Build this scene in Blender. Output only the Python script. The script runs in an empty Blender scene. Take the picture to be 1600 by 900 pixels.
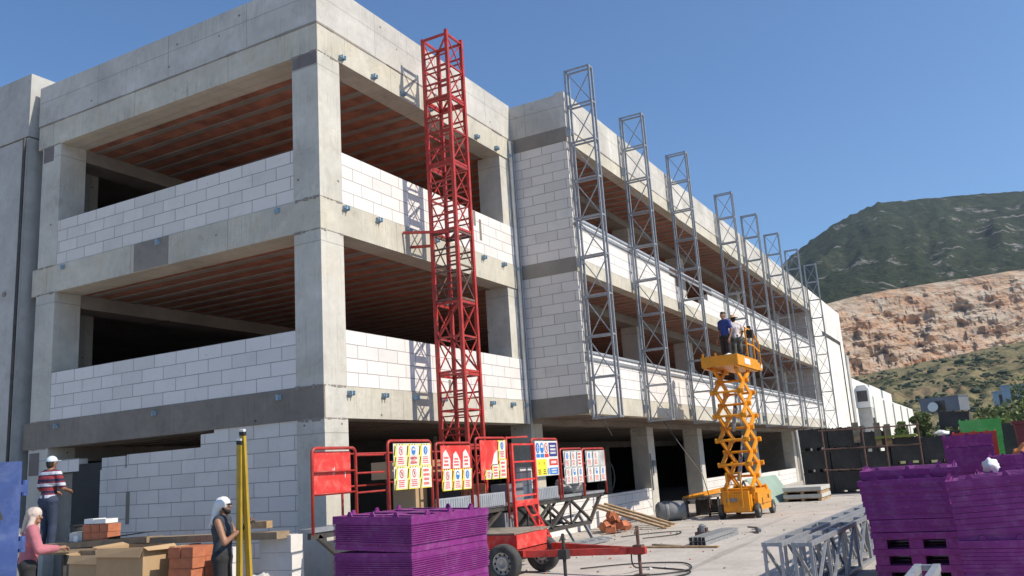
import bpy, bmesh, math, random
from mathutils import Vector, Matrix
R = math.radians
random.seed(7)
SC = bpy.context.scene
COL = SC.collection

# ------------------------------------------------------------------ camera
cd = bpy.data.cameras.new("camera"); cam = bpy.data.objects.new("camera", cd); COL.objects.link(cam)
M = Matrix(((0.48039, -0.14965, -0.86419), (-0.87466, -0.15453, -0.45945), (-0.06478, 0.97659, -0.20513)))
cam.matrix_world = Matrix.Translation((-11.2409, -9.6689, 1.697)) @ M.to_4x4()
cd.sensor_width = 36; cd.lens = 1347.5 / 1600 * 36; cd.clip_start = 0.1; cd.clip_end = 20000
SC.camera = cam
# ------------------------------------------------------------------ light
SUN_EL, SUN_AZ = R(43), R(8)          # azimuth: from the facade normal (-Y) towards +X
w = bpy.data.worlds.new("World"); SC.world = w; w.use_nodes = True
nt = w.node_tree; nt.nodes.clear()
sky = nt.nodes.new("ShaderNodeTexSky"); sky.sky_type = 'NISHITA'; sky.sun_disc = False
sky.sun_elevation = SUN_EL; sky.sun_rotation = math.pi - SUN_AZ
sky.air_density = 1.0; sky.dust_density = 0.6; sky.ozone_density = 2.2; sky.altitude = 50
bg = nt.nodes.new("ShaderNodeBackground"); bg.inputs[1].default_value = 0.092
wo = nt.nodes.new("ShaderNodeOutputWorld")
tint = nt.nodes.new("ShaderNodeMix"); tint.data_type = 'RGBA'; tint.blend_type = 'MULTIPLY'; tint.inputs[0].default_value = 1
tint.inputs[7].default_value = (0.9, 1.25, 1.57, 1)      # white balance of a clear mediterranean sky
nt.links.new(sky.outputs[0], tint.inputs[6]); nt.links.new(tint.outputs[2], bg.inputs[0]); nt.links.new(bg.outputs[0], wo.inputs[0])
ld = bpy.data.lights.new("sun", 'SUN'); ld.energy = 5.0; ld.angle = R(0.53); ld.color = (1, 0.905, 0.77)
sun = bpy.data.objects.new("sun", ld); COL.objects.link(sun)
sd = Vector((math.sin(SUN_AZ) * math.cos(SUN_EL), -math.cos(SUN_AZ) * math.cos(SUN_EL), math.sin(SUN_EL)))
sun.rotation_euler = sd.to_track_quat('Z', 'Y').to_euler(); sun.location = (0, -20, 30)
SC.view_settings.view_transform = 'Standard'; SC.view_settings.look = 'None'
SC.view_settings.exposure = 0.13; SC.view_settings.gamma = 1
SC.cycles.max_bounces = 4; SC.cycles.diffuse_bounces = 2; SC.cycles.glossy_bounces = 2
SC.cycles.use_denoising = True

# ------------------------------------------------------------------ materials
MATS = {}
def new_mat(name):
    m = bpy.data.materials.new(name); m.use_nodes = True
    n = m.node_tree.nodes; l = m.node_tree.links
    b = n["Principled BSDF"]
    return m, n, l, b
def rgb(c): return (c[0], c[1], c[2], 1)
def mixc(n, l, fac, a, b, mode='MIX'):
    x = n.new("ShaderNodeMix"); x.data_type = 'RGBA'; x.blend_type = mode
    if isinstance(fac, (int, float)): x.inputs[0].default_value = fac
    else: l.new(fac, x.inputs[0])
    for i, v in ((6, a), (7, b)):
        if isinstance(v, tuple): x.inputs[i].default_value = rgb(v)
        else: l.new(v, x.inputs[i])
    return x.outputs[2]
def noise(n, l, vec, scale, detail=4, rough=.6, dist=0):
    x = n.new("ShaderNodeTexNoise"); x.inputs['Scale'].default_value = scale; x.inputs['Detail'].default_value = detail
    x.inputs['Roughness'].default_value = rough; x.inputs['Distortion'].default_value = dist
    if vec is not None: l.new(vec, x.inputs['Vector'])
    return x.outputs['Fac']
def ramp(n, l, fac, p0, p1, c0=(0, 0, 0), c1=(1, 1, 1)):
    x = n.new("ShaderNodeValToRGB"); x.color_ramp.elements[0].position = p0; x.color_ramp.elements[1].position = p1
    x.color_ramp.elements[0].color = rgb(c0); x.color_ramp.elements[1].color = rgb(c1)
    l.new(fac, x.inputs[0]); return x.outputs[0]
def math_(n, l, op, a, b=None):
    x = n.new("ShaderNodeMath"); x.operation = op
    for i, v in ((0, a), (1, b)):
        if v is None: continue
        if isinstance(v, (int, float)): x.inputs[i].default_value = v
        else: l.new(v, x.inputs[i])
    return x.outputs[0]
def bump(n, l, b, h, strength, dist=.02):
    x = n.new("ShaderNodeBump"); x.inputs['Strength'].default_value = strength; x.inputs['Distance'].default_value = dist
    l.new(h, x.inputs['Height']); l.new(x.outputs[0], b.inputs['Normal'])
def scaled(n, l, vec, s):
    x = n.new("ShaderNodeMapping"); x.inputs['Scale'].default_value = s; l.new(vec, x.inputs['Vector']); return x.outputs[0]
def wall_uv(n, l, vec):
    """(u, z): u is x on faces that look along y, y on faces that look along x"""
    g = n.new("ShaderNodeNewGeometry"); s = n.new("ShaderNodeSeparateXYZ"); l.new(g.outputs['Normal'], s.inputs[0])
    ax = math_(n, l, 'ABSOLUTE', s.outputs[0]); f = math_(n, l, 'GREATER_THAN', ax, .5)
    p = n.new("ShaderNodeSeparateXYZ"); l.new(vec, p.inputs[0])
    m = n.new("ShaderNodeMix"); m.data_type = 'FLOAT'; l.new(f, m.inputs[0]); l.new(p.outputs[0], m.inputs[2]); l.new(p.outputs[1], m.inputs[3])
    c = n.new("ShaderNodeCombineXYZ"); l.new(m.outputs[0], c.inputs[0]); l.new(p.outputs[2], c.inputs[1])
    return c.outputs[0]

def plain(name, c, rough=.6, metal=0, var=.15, scale=3, bmp=0, bscale=60, dirt=None, dirt_amt=.5, dscale=1.5, spec=None, scuff=None):
    """a painted / plastic / metal surface with uneven tone and optional dirt"""
    if name in MATS: return MATS[name]
    m, n, l, b = new_mat(name)
    tc = n.new("ShaderNodeTexCoord"); oi = n.new("ShaderNodeObjectInfo")
    f = noise(n, l, tc.outputs['Object'], scale, 5)
    dark = tuple(x * (1 - var * 1.6) for x in c); lite = tuple(min(1, x * (1 + var)) for x in c)
    col = mixc(n, l, ramp(n, l, f, .3, .7), dark, lite)
    col = mixc(n, l, math_(n, l, 'MULTIPLY', oi.outputs['Random'], .25), col, dark)
    if dirt:
        d = noise(n, l, tc.outputs['Object'], dscale, 8, .7, .5)
        col = mixc(n, l, math_(n, l, 'MULTIPLY', ramp(n, l, d, .48, .68), dirt_amt), col, dirt)
    if scuff:
        sc_ = noise(n, l, scaled(n, l, tc.outputs['Object'], (1, 1, 3)), 16, 6, .8, .3)
        col = mixc(n, l, math_(n, l, 'MULTIPLY', ramp(n, l, sc_, .6, .7), .6), col, scuff)
    l.new(col, b.inputs['Base Color']); b.inputs['Roughness'].default_value = rough; b.inputs['Metallic'].default_value = metal
    if spec is not None: b.inputs['Specular IOR Level'].default_value = spec
    if bmp: bump(n, l, b, noise(n, l, tc.outputs['Object'], bscale, 3), bmp, .01)
    MATS[name] = m; return m

def concrete(name, c, streak=.5, stain=.5, seams=None, seam_u=2.4, z0=0, yellow=0):
    if name in MATS: return MATS[name]
    m, n, l, b = new_mat(name)
    g = n.new("ShaderNodeNewGeometry"); pos = g.outputs['Position']
    uv = wall_uv(n, l, pos)
    big = noise(n, l, pos, .7, 6, .65, .4); mid = noise(n, l, pos, 5, 6, .7); fine = noise(n, l, pos, 45, 3, .6)
    lo = tuple(x * .66 for x in c); hi = tuple(min(1, x * 1.2) for x in c)
    col = mixc(n, l, ramp(n, l, big, .3, .7), lo, hi)
    col = mixc(n, l, math_(n, l, 'MULTIPLY', ramp(n, l, mid, .35, .75), .45 * stain + .12), col, tuple(x * .52 for x in c))
    blot = noise(n, l, pos, 2.1, 8, .75, .8)
    col = mixc(n, l, math_(n, l, 'MULTIPLY', ramp(n, l, blot, .56, .68), .3 * stain), col, tuple(x * .45 for x in c))
    col = mixc(n, l, math_(n, l, 'MULTIPLY', ramp(n, l, blot, .42, .34), .3 * stain), col, tuple(min(1, x * 1.25) for x in c))
    st = noise(n, l, scaled(n, l, uv, (14, .5, 1)), 1.6, 5, .75)
    gate = ramp(n, l, noise(n, l, scaled(n, l, uv, (.5, 1.4, 1)), 1.3, 2), .42, .62)
    sf = math_(n, l, 'MULTIPLY', ramp(n, l, st, .5, .72), gate)
    col = mixc(n, l, math_(n, l, 'MULTIPLY', sf, streak), col, tuple(x * .45 for x in c))
    if yellow:
        yf = ramp(n, l, noise(n, l, pos, 1.6, 4), .5, .75)
        col = mixc(n, l, math_(n, l, 'MULTIPLY', yf, yellow), col, (c[0] * .95, c[1] * .82, c[2] * .55))
    # pin holes
    v = n.new("ShaderNodeTexVoronoi"); v.inputs['Scale'].default_value = 1.7; l.new(scaled(n, l, uv, (1, 1.3, 1)), v.inputs['Vector'])
    ph = math_(n, l, 'LESS_THAN', v.outputs['Distance'], .055)
    col = mixc(n, l, math_(n, l, 'MULTIPLY', ph, .8), col, tuple(x * .25 for x in c))
    h = mid
    if seams:
        br = n.new("ShaderNodeTexBrick"); br.offset = .0; br.inputs['Scale'].default_value = 1
        br.inputs['Brick Width'].default_value = seam_u; br.inputs['Row Height'].default_value = seams
        br.inputs['Mortar Size'].default_value = .012; br.inputs['Mortar Smooth'].default_value = .6
        mp = n.new("ShaderNodeMapping"); mp.inputs['Location'].default_value = (.45, -z0, 0); l.new(uv, mp.inputs['Vector'])
        l.new(mp.outputs[0], br.inputs['Vector'])
        col = mixc(n, l, math_(n, l, 'MULTIPLY', br.outputs['Fac'], .55), col, tuple(x * .35 for x in c))
    l.new(col, b.inputs['Base Color']); b.inputs['Roughness'].default_value = .9; b.inputs['Specular IOR Level'].default_value = .25
    hh = math_(n, l, 'ADD', math_(n, l, 'MULTIPLY', mid, .6), math_(n, l, 'MULTIPLY', fine, .3))
    bump(n, l, b, hh, .5, .02)
    MATS[name] = m; return m

def blocks(name, c=(.74, .705, .67), w_=.6, h_=.25, mortar=(.27, .25, .24), msize=.0075, grime=.35, seed=0):
    if name in MATS: return MATS[name]
    m, n, l, b = new_mat(name)
    tc = n.new("ShaderNodeTexCoord"); uv = wall_uv(n, l, tc.outputs['Object'])
    wob = n.new("ShaderNodeTexNoise"); wob.inputs['Scale'].default_value = 2.2; l.new(uv, wob.inputs['Vector'])
    va = n.new("ShaderNodeVectorMath"); va.operation = 'MULTIPLY_ADD'
    l.new(wob.outputs['Color'], va.inputs[0]); va.inputs[1].default_value = (.02, .012, 0); l.new(uv, va.inputs[2])
    off = n.new("ShaderNodeVectorMath"); off.operation = 'ADD'; l.new(va.outputs[0], off.inputs[0]); off.inputs[1].default_value = (seed * .17, -.006, 0)
    br = n.new("ShaderNodeTexBrick"); br.offset = .43; br.offset_frequency = 2; br.inputs['Scale'].default_value = 1
    br.inputs['Brick Width'].default_value = w_; br.inputs['Row Height'].default_value = h_
    br.inputs['Mortar Size'].default_value = msize; br.inputs['Mortar Smooth'].default_value = .25; br.inputs['Bias'].default_value = -.25
    br.inputs['Color1'].default_value = rgb(c); br.inputs['Color2'].default_value = rgb(tuple(x * .85 for x in c)); br.inputs['Mortar'].default_value = rgb(mortar)
    l.new(off.outputs[0], br.inputs['Vector'])
    col = br.outputs['Color']
    # joints are tight and nearly white in places, dark and open in others
    gap = ramp(n, l, noise(n, l, uv, 1.7, 5, .7), .38, .62)
    jf = math_(n, l, 'MULTIPLY', br.outputs['Fac'], math_(n, l, 'SUBTRACT', 1, gap))
    col = mixc(n, l, math_(n, l, 'MULTIPLY', jf, .45), col, tuple(x * .72 for x in c))
    g1 = noise(n, l, uv, 1.1, 7, .7, .3)
    col = mixc(n, l, math_(n, l, 'MULTIPLY', ramp(n, l, g1, .5, .75), grime), col, tuple(x * .62 for x in c))
    ch = noise(n, l, uv, 7.5, 3, .5)
    col = mixc(n, l, ramp(n, l, ch, .74, .77), col, (.3, .29, .28))
    l.new(col, b.inputs['Base Color']); b.inputs['Roughness'].default_value = .95; b.inputs['Specular IOR Level'].default_value = .15
    hh = math_(n, l, 'SUBTRACT', math_(n, l, 'MULTIPLY', noise(n, l, uv, 35, 3), .25), br.outputs['Fac'])
    bump(n, l, b, hh, .55, .012)
    MATS[name] = m; return m

# ------------------------------------------------------------------ mesh helper
class MB:
    def __init__(s): s.v = []; s.f = []; s.mi = []; s.m = 0
    def add(s, vs, fs):
        o = len(s.v); s.v += [tuple(x) for x in vs]; s.f += [tuple(i + o for i in f) for f in fs]; s.mi += [s.m] * len(fs); return s
    def box(s, x0, x1, y0, y1, z0, z1, rot=0, c=None):
        vs = [(x, y, z) for z in (z0, z1) for y in (y0, y1) for x in (x0, x1)]
        if rot:
            cx, cy = c if c else ((x0 + x1) / 2, (y0 + y1) / 2); ca, sa = math.cos(rot), math.sin(rot)
            vs = [(cx + (x - cx) * ca - (y - cy) * sa, cy + (x - cx) * sa + (y - cy) * ca, z) for x, y, z in vs]
        return s.add(vs, [(0, 2, 3, 1), (4, 5, 7, 6), (0, 1, 5, 4), (2, 6, 7, 3), (0, 4, 6, 2), (1, 3, 7, 5)])
    def bar(s, a, b, wx, wy=None, up=(0, 0, 1)):
        a, b = Vector(a), Vector(b); wy = wx if wy is None else wy
        d = (b - a).normalized(); u = Vector(up)
        if abs(d.dot(u)) > .98: u = Vector((1, 0, 0))
        s1 = d.cross(u).normalized() * wx / 2; s2 = s1.cross(d).normalized() * wy / 2
        vs = [p + i * s1 + j * s2 for p in (a, b) for i, j in ((-1, -1), (1, -1), (1, 1), (-1, 1))]
        return s.add(vs, [(3, 2, 1, 0), (4, 5, 6, 7), (0, 1, 5, 4), (1, 2, 6, 5), (2, 3, 7, 6), (3, 0, 4, 7)])
    def tube(s, pts, r, n=8, cap=True, r2=None):
        pts = [Vector(p) for p in pts]; k = len(pts); vs = []
        rr = r if isinstance(r, (list, tuple)) else [r + ((r2 - r) * i / (k - 1) if r2 is not None else 0) for i in range(k)]
        pu = None
        for i, p in enumerate(pts):
            d = (pts[min(i + 1, k - 1)] - pts[max(i - 1, 0)]).normalized()
            if pu is None:
                u = Vector((0, 0, 1)) if abs(d.z) < .95 else Vector((1, 0, 0))
                pu = d.cross(u).normalized()
            s1 = (pu - d * pu.dot(d)).normalized(); pu = s1; s2 = d.cross(s1)
            vs += [p + (s1 * math.cos(2 * math.pi * j / n) + s2 * math.sin(2 * math.pi * j / n)) * rr[i] for j in range(n)]
        fs = [(i * n + j, i * n + (j + 1) % n, (i + 1) * n + (j + 1) % n, (i + 1) * n + j) for i in range(k - 1) for j in range(n)]
        if cap: fs += [tuple(range(n))[::-1], tuple(range((k - 1) * n, k * n))]
        return s.add(vs, fs)
    def lathe(s, prof, c=(0, 0, 0), axis='z', n=20):
        vs = []
        for r, h in prof:
            for j in range(n):
                a = 2 * math.pi * j / n; x, y = r * math.cos(a), r * math.sin(a)
                p = {'z': (x, y, h), 'x': (h, x, y), 'y': (x, h, y)}[axis]
                vs.append((p[0] + c[0], p[1] + c[1], p[2] + c[2]))
        k = len(prof); closed = prof[0] == prof[-1]
        fs = [(i * n + j, i * n + (j + 1) % n, (i + 1) * n + (j + 1) % n, (i + 1) * n + j) for i in range(k - 1) for j in range(n)]
        if prof[0][0] > 1e-4 and not closed: fs.append(tuple(range(n))[::-1])
        if prof[-1][0] > 1e-4 and not closed: fs.append(tuple(range((k - 1) * n, k * n)))
        return s.add(vs, fs)
    def prism(s, poly, ax, a0, a1):
        """poly: 2-D outline; ax: 'x' extrudes (y,z), 'y' extrudes (x,z), 'z' extrudes (x,y)"""
        def P(p, t): return {'x': (t, p[0], p[1]), 'y': (p[0], t, p[1]), 'z': (p[0], p[1], t)}[ax]
        k = len(poly)
        vs = [P(p, a0) for p in poly] + [P(p, a1) for p in poly]
        fs = [tuple(range(k))[::-1], tuple(range(k, 2 * k))] + [(i, (i + 1) % k, k + (i + 1) % k, k + i) for i in range(k)]
        return s.add(vs, fs)
    def ball(s, c, rx, ry=None, rz=None, n=10, m=7, jit=0, rnd=random):
        ry = rx if ry is None else ry; rz = rx if rz is None else rz
        vs = [(c[0], c[1], c[2] - rz)]
        for i in range(1, m):
            t = math.pi * i / m
            for j in range(n):
                a = 2 * math.pi * j / n; q = 1 + rnd.uniform(-jit, jit)
                vs.append((c[0] + rx * q * math.sin(t) * math.cos(a), c[1] + ry * q * math.sin(t) * math.sin(a), c[2] - rz * q * math.cos(t)))
        vs.append((c[0], c[1], c[2] + rz)); L = len(vs) - 1
        fs = [(0, 1 + (j + 1) % n, 1 + j) for j in range(n)]
        fs += [(1 + i * n + j, 1 + i * n + (j + 1) % n, 1 + (i + 1) * n + (j + 1) % n, 1 + (i + 1) * n + j) for i in range(m - 2) for j in range(n)]
        fs += [(1 + (m - 2) * n + j, 1 + (m - 2) * n + (j + 1) % n, L) for j in range(n)]
        return s.add(vs, fs)
    def build(s, name, mats, parent=None, smooth=False, fix=True):
        me = bpy.data.meshes.new(name); me.from_pydata(s.v, [], s.f)
        if not isinstance(mats, (list, tuple)): mats = [mats]
        for m in mats: me.materials.append(m)
        me.polygons.foreach_set('material_index', s.mi)
        if smooth: me.polygons.foreach_set('use_smooth', [True] * len(s.f))
        me.update()
        if fix:
            bm = bmesh.new(); bm.from_mesh(me); bmesh.ops.recalc_face_normals(bm, faces=bm.faces); bm.to_mesh(me); bm.free()
        o = bpy.data.objects.new(name, me); COL.objects.link(o)
        if parent: o.parent = parent
        return o

def tag(o, label=None, cat=None, group=None, kind=None):
    if label: o['label'] = label
    if cat: o['category'] = cat
    if group: o['group'] = group
    if kind: o['kind'] = kind
    return o
def thing(name, label, cat, loc=(0, 0, 0), rz=0, group=None, tilt=(0, 0)):
    o = bpy.data.objects.new(name, None); COL.objects.link(o); o.empty_display_size = .2
    o.location = loc; o.rotation_euler = (tilt[0], tilt[1], rz)
    return tag(o, label, cat, group)
def kids(o): return [c for c in bpy.data.objects if c.parent == o]
def dup(root, loc, rz=None, label=None, tilt=None):
    r = root.copy(); COL.objects.link(r); r.location = loc
    if rz is not None: r.rotation_euler = (0, 0, rz) if tilt is None else (tilt[0], tilt[1], rz)
    if label: r['label'] = label
    for ch in kids(root):
        c = ch.copy(); COL.objects.link(c); c.parent = r
        for g in kids(ch):
            d = g.copy(); COL.objects.link(d); d.parent = c
    return r
def struct(o): return tag(o, kind='structure')

# materials
C_LIGHT = (.58, .555, .49)
m_conc = concrete('raw_concrete', C_LIGHT, .55, .6, seams=3.32, seam_u=60, z0=2.49, yellow=.25)
m_par = concrete('formed_parapet', (.55, .53, .485), .65, .6, seams=.578, seam_u=2.2, z0=9.967, yellow=.12)
m_beam = concrete('beam_concrete', (.56, .525, .44), .9, .7, seams=3.33, seam_u=2.7, z0=3.295, yellow=.35)
m_dirty = concrete('stained_concrete', (.25, .22, .185), .6, .8)
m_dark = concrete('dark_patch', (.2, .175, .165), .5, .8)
m_inner = concrete('interior_concrete', (.29, .26, .225), .3, .5)  # base darkened to deepen shade indoors; also used for ledges, patches, stained faces
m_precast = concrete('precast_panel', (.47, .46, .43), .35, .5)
m_white = concrete('white_panel', (.8, .77, .7), .12, .15, seams=1.75, seam_u=30, z0=.3)
m_aac = blocks('aerated_blocks')
m_aac2 = blocks('aerated_blocks_dirty', (.71, .67, .62), grime=.45, mortar=(.25, .23, .21), seed=3)
m_black = plain('black_void', (.02, .02, .02), .9, var=.1)
m_alu = plain('aluminium', (.62, .64, .66), .4, .6, .1, 6)
m_galv = plain('galvanised_steel', (.37, .385, .4), .45, .4, .16, 12, dirt=(.3, .3, .3), dirt_amt=.4, dscale=5)
m_anchor = plain('blue_anchor', (.32, .45, .55), .6, .2, .3, 20)
m_red = plain('red_paint', (.47, .035, .025), .45, 0, .25, 6, dirt=(.3, .1, .07), dirt_amt=.55, dscale=7)
m_redb = plain('bright_red', (.72, .045, .035), .5, 0, .12, 5, dirt=(.62, .28, .22), dirt_amt=.5, dscale=5)
m_rust = plain('brown_rust', (.16, .09, .07), .8, 0, .3, 9)
m_dsteel = plain('dark_steel', (.07, .065, .06), .6, .3, .25, 8, dirt=(.16, .12, .09), dirt_amt=.5)
m_yel = plain('lift_yellow', (.82, .32, .012), .42, 0, .12, 5, dirt=(.35, .2, .06), dirt_amt=.4, dscale=3.5)
m_tyre = plain('tyre_rubber', (.06, .06, .058), .85, 0, .3, 9, dirt=(.25, .23, .2), dirt_amt=.5)
m_rim = plain('rim_metal', (.5, .48, .44), .6, 0, .3, 9)
m_wood = plain('raw_timber', (.45, .3, .16), .8, 0, .25, 6, dirt=(.25, .17, .1), dirt_amt=.4, dscale=3)
m_wood2 = plain('grey_timber', (.27, .23, .18), .85, 0, .3, 5)
m_card = plain('cardboard', (.46, .31, .17), .85, 0, .08, 3, dirt=(.36, .24, .13), dirt_amt=.4)
m_brick = blocks('hollow_brick', (.52, .17, .08), .24, .135, (.2, .09, .05), .006, .3)
m_purp = plain('purple_plastic', (.21, .024, .175), .5, 0, .14, 2.5, dirt=(.34, .16, .32), dirt_amt=.3, dscale=7, spec=.3, scuff=(.45, .3, .45))
m_bk = plain('black_plastic', (.028, .029, .03), .5, 0, .2, 2, dirt=(.07, .068, .065), dirt_amt=.5, dscale=3)
m_green = plain('green_plastic', (.07, .42, .08), .45, 0, .12, 3, dirt=(.3, .45, .3), dirt_amt=.25)
m_redp = plain('red_plastic', (.6, .07, .05), .45, 0, .12, 3)
m_blue = plain('blue_paint', (.045, .085, .26), .5, 0, .2, 2.5, dirt=(.16, .2, .36), dirt_amt=.5, dscale=4)
m_gboard = plain('green_board', (.27, .36, .3), .8, 0, .08, 2)
m_slab = plain('pale_slab', (.52, .51, .47), .85, 0, .1, 3)
m_whitep = plain('white_plastic', (.75, .75, .73), .5, 0, .05, 3)
m_blackm = plain('matt_black', (.025, .025, .025), .7, 0, .2, 5)
m_skin = plain('skin', (.36, .19, .12), .55, 0, .08, 9)
m_glass = plain('dark_glass', (.03, .035, .045), .15, 0, .1, 2)
m_bin = plain('grey_plastic', (.2, .21, .22), .55, 0, .2, 4, dirt=(.35, .34, .32), dirt_amt=.4)
#==BODY==
# ================================================================== the setting
Z1B, Z1T, P1, Z2B, Z2T, P2, Z3B, ZJ, ZT = 2.74, 3.295, 4.295, 6.03, 6.625, 7.61, 9.41, 9.967, 10.93
Z1S, Z2S, Z3S = 2.85, 6.27, 9.60
XB, DP, XE, XF = 7.41, -1.552, 41.0, 52.9

def ground():
    m, n, l, b = new_mat('site_ground')
    g = n.new("ShaderNodeNewGeometry"); p = g.outputs['Position']
    big = noise(n, l, p, .12, 6, .6, .5); mid = noise(n, l, p, 1.1, 7, .7, .4); fine = noise(n, l, p, 14, 5, .7)
    col = mixc(n, l, ramp(n, l, big, .35, .65), (.45, .41, .365), (.53, .49, .44))
    col = mixc(n, l, math_(n, l, 'MULTIPLY', ramp(n, l, mid, .45, .75), .5), col, (.22, .2, .175))
    col = mixc(n, l, math_(n, l, 'MULTIPLY', ramp(n, l, fine, .5, .8), .45), col, (.18, .16, .14))
    sp = noise(n, l, scaled(n, l, p, (.6, 2.2, 1)), 1.7, 4, .6)
    col = mixc(n, l, math_(n, l, 'MULTIPLY', ramp(n, l, sp, .6, .7), .5), col, (.6, .56, .5))
    tk = noise(n, l, scaled(n, l, p, (.12, 2.6, 1)), 1.0, 3, .5, .4)
    col = mixc(n, l, math_(n, l, 'MULTIPLY', ramp(n, l, tk, .62, .67), .4), col, (.2, .18, .155))
    st = noise(n, l, p, .55, 8, .75, 1.2)
    col = mixc(n, l, math_(n, l, 'MULTIPLY', ramp(n, l, st, .58, .66), .4), col, (.25, .22, .19))
    l.new(col, b.inputs['Base Color']); b.inputs['Roughness'].default_value = .95; b.inputs['Specular IOR Level'].default_value = .15
    bump(n, l, b, math_(n, l, 'ADD', mid, math_(n, l, 'MULTIPLY', fine, .5)), .5, .03)
    mb = MB(); N = 12
    xs = [-3200, -300, -60, -30, 0, 30, 60, 140, 400, 1200, 3200]
    for i in range(len(xs) - 1):
        for j in range(len(xs) - 1):
            x0, x1, y0, y1 = xs[i], xs[i + 1], xs[j], xs[j + 1]
            mb.add([(x0, y0, 0), (x1, y0, 0), (x1, y1, 0), (x0, y1, 0)], [(0, 1, 2, 3)])
    struct(mb.build('ground', m))
ground()

def hills():
    A0 = Vector((-11.24, -9.67, 1.7))
    rnd = random.Random(3)
    from mathutils import noise as N
    def fb(x, y, z=0, o=5): return N.fractal(Vector((x, y, z)), 1.0, 2.0, o)
    def lerp(t, pts):
        if t <= pts[0][0]: return pts[0][1]
        for (a, va), (b_, vb) in zip(pts, pts[1:]):
            if t <= b_: return va + (vb - va) * (t - a) / (b_ - a)
        return pts[-1][1]
    ridge = [(-30, .16), (-20, .2), (-12, .235), (-3.9, .2445), (-.6, .2526), (2.2, .2572), (4.03, .2605), (5.42, .2524), (6.8, .2441), (8.95, .2217), (12, .185), (16, .13), (24, .07), (36, .04)]
    qtop = [(-30, .12), (-12, .155), (-3.2, .1642), (-1.2, .1635), (3, .1627), (6, .1603), (8, .155), (16, .08), (24, .045), (36, .02)]
    qbot = [(-30, .085), (-12, .095), (-2.5, .0919), (-.5, .0884), (1.9, .0835), (4.4, .0782), (6.8, .0737), (12, .05), (24, .02), (36, .01)]
    # mountain: forested slope from the quarry lip up to the ridge and down behind it
    def grid(name, az0, az1, na, rows, f, mat, smooth):
        mb = MB(); vs = []
        for j in range(rows):
            for i in range(na):
                az = az0 + (az1 - az0) * i / (na - 1); d, z = f(az, j / (rows - 1))
                a = R(az); vs.append((A0.x + d * math.cos(a), A0.y + d * math.sin(a), z))
        fs = [(j * na + i, j * na + i + 1, (j + 1) * na + i + 1, (j + 1) * na + i) for j in range(rows - 1) for i in range(na - 1)]
        mb.add(vs, fs); o = mb.build(name, mat, smooth=smooth, fix=False); struct(o); return o
    def far(az): return 32 * (3 - max(-14, min(11, az)))
    def fm(az, t):
        D0, D1 = 1150 + far(az), 1900 + far(az)
        zt = lerp(az, ridge); zb = lerp(az, qtop)
        if t <= .85:
            u = t / .85; d = D0 + (D1 - D0) * u
            s = zb + (zt - zb) * (u ** .85)
            gully = fb(az * .55, u * 2.2, 3) * .011 * math.sin(math.pi * min(1, u * 1.02))
            s += gully + fb(az * 3.1, u * 12, 7) * .0022
        else:
            u = (t - .85) / .15; d = D1 + 600 * u; s = zt * (1 - .6 * u) + fb(az * 3.1, 12, 7) * .0018
        return d, 1.7 + s * d
    m, n, l, b = new_mat('mountain_forest'); g = n.new("ShaderNodeNewGeometry"); p = g.outputs['Position']
    a_ = noise(n, l, p, .07, 6, .75); c_ = noise(n, l, p, .008, 6, .65, 1.2); r_ = noise(n, l, scaled(n, l, p, (1, 1, 1.3)), .0125, 7, .74, .8)
    col = mixc(n, l, ramp(n, l, a_, .38, .62), (.022, .032, .02), (.062, .075, .042))
    col = mixc(n, l, math_(n, l, 'MULTIPLY', ramp(n, l, c_, .5, .68), .35), col, (.11, .12, .06))
    col = mixc(n, l, math_(n, l, 'MULTIPLY', ramp(n, l, r_, .575, .63), .75), col, (.36, .33, .3))
    l.new(col, b.inputs['Base Color']); b.inputs['Roughness'].default_value = 1; b.inputs['Specular IOR Level'].default_value = 0
    bump(n, l, b, a_, 1, 10)
    grid('mountain', -45, 45, 420, 90, fm, m, True)
    # quarry: benches cut in the foot of the mountain
    def fq(az, t):
        zb = lerp(az, qbot) - .012; zt = lerp(az, qtop)
        nb = 10; k = t * nb; i = int(min(k, nb - 1e-6)); u = k - i
        rise = max(0, min(1, (u - .4) / .35)); fade = min(1, t * 8, (1 - t) * 8)
        wob = lambda q: (fb(az * .5, q * 2.7, 1) * .55 + fb(az * 2.2, q * 5.1, 2) * .14) * fade
        s = zb + (zt - zb) * ((i + rise) / nb + ((1 - rise) * wob(i) + rise * wob(i + 1)) / nb)
        d = 880 + far(az) + 270 * ((i + min(1, u / .4)) / nb)
        d += (fb(az * .8, (i + rise) * .6, 5) * 20 + fb(az * 4, i * 3 + rise, 9) * 3.5 + fb(az * 11, i * 5 + rise * 1.5, 19) * 1.5) * (1 - t ** 8)
        return d, 1.7 + s * d
    m, n, l, b = new_mat('quarry_rock'); g = n.new("ShaderNodeNewGeometry"); p = g.outputs['Position']
    s1 = noise(n, l, scaled(n, l, p, (1, 1, 2.6)), .009, 7, .7, 1); s2 = noise(n, l, scaled(n, l, p, (.6, .6, 3.2)), .05, 7, .75, .5); s3 = noise(n, l, scaled(n, l, p, (.8, .8, 3)), .05, 6, .7)
    col = mixc(n, l, ramp(n, l, s1, .4, .62), (.56, .47, .37), (.62, .34, .18))
    col = mixc(n, l, math_(n, l, 'MULTIPLY', ramp(n, l, s2, .45, .7), .7), col, (.7, .62, .5))
    col = mixc(n, l, math_(n, l, 'MULTIPLY', ramp(n, l, s3, .5, .66), .6), col, (.27, .22, .2))
    l.new(col, b.inputs['Base Color']); b.inputs['Roughness'].default_value = 1; b.inputs['Specular IOR Level'].default_value = 0
    bump(n, l, b, s2, 1, 8)
    grid('quarry', -40, 40, 900, 141, fq, m, False)
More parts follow.
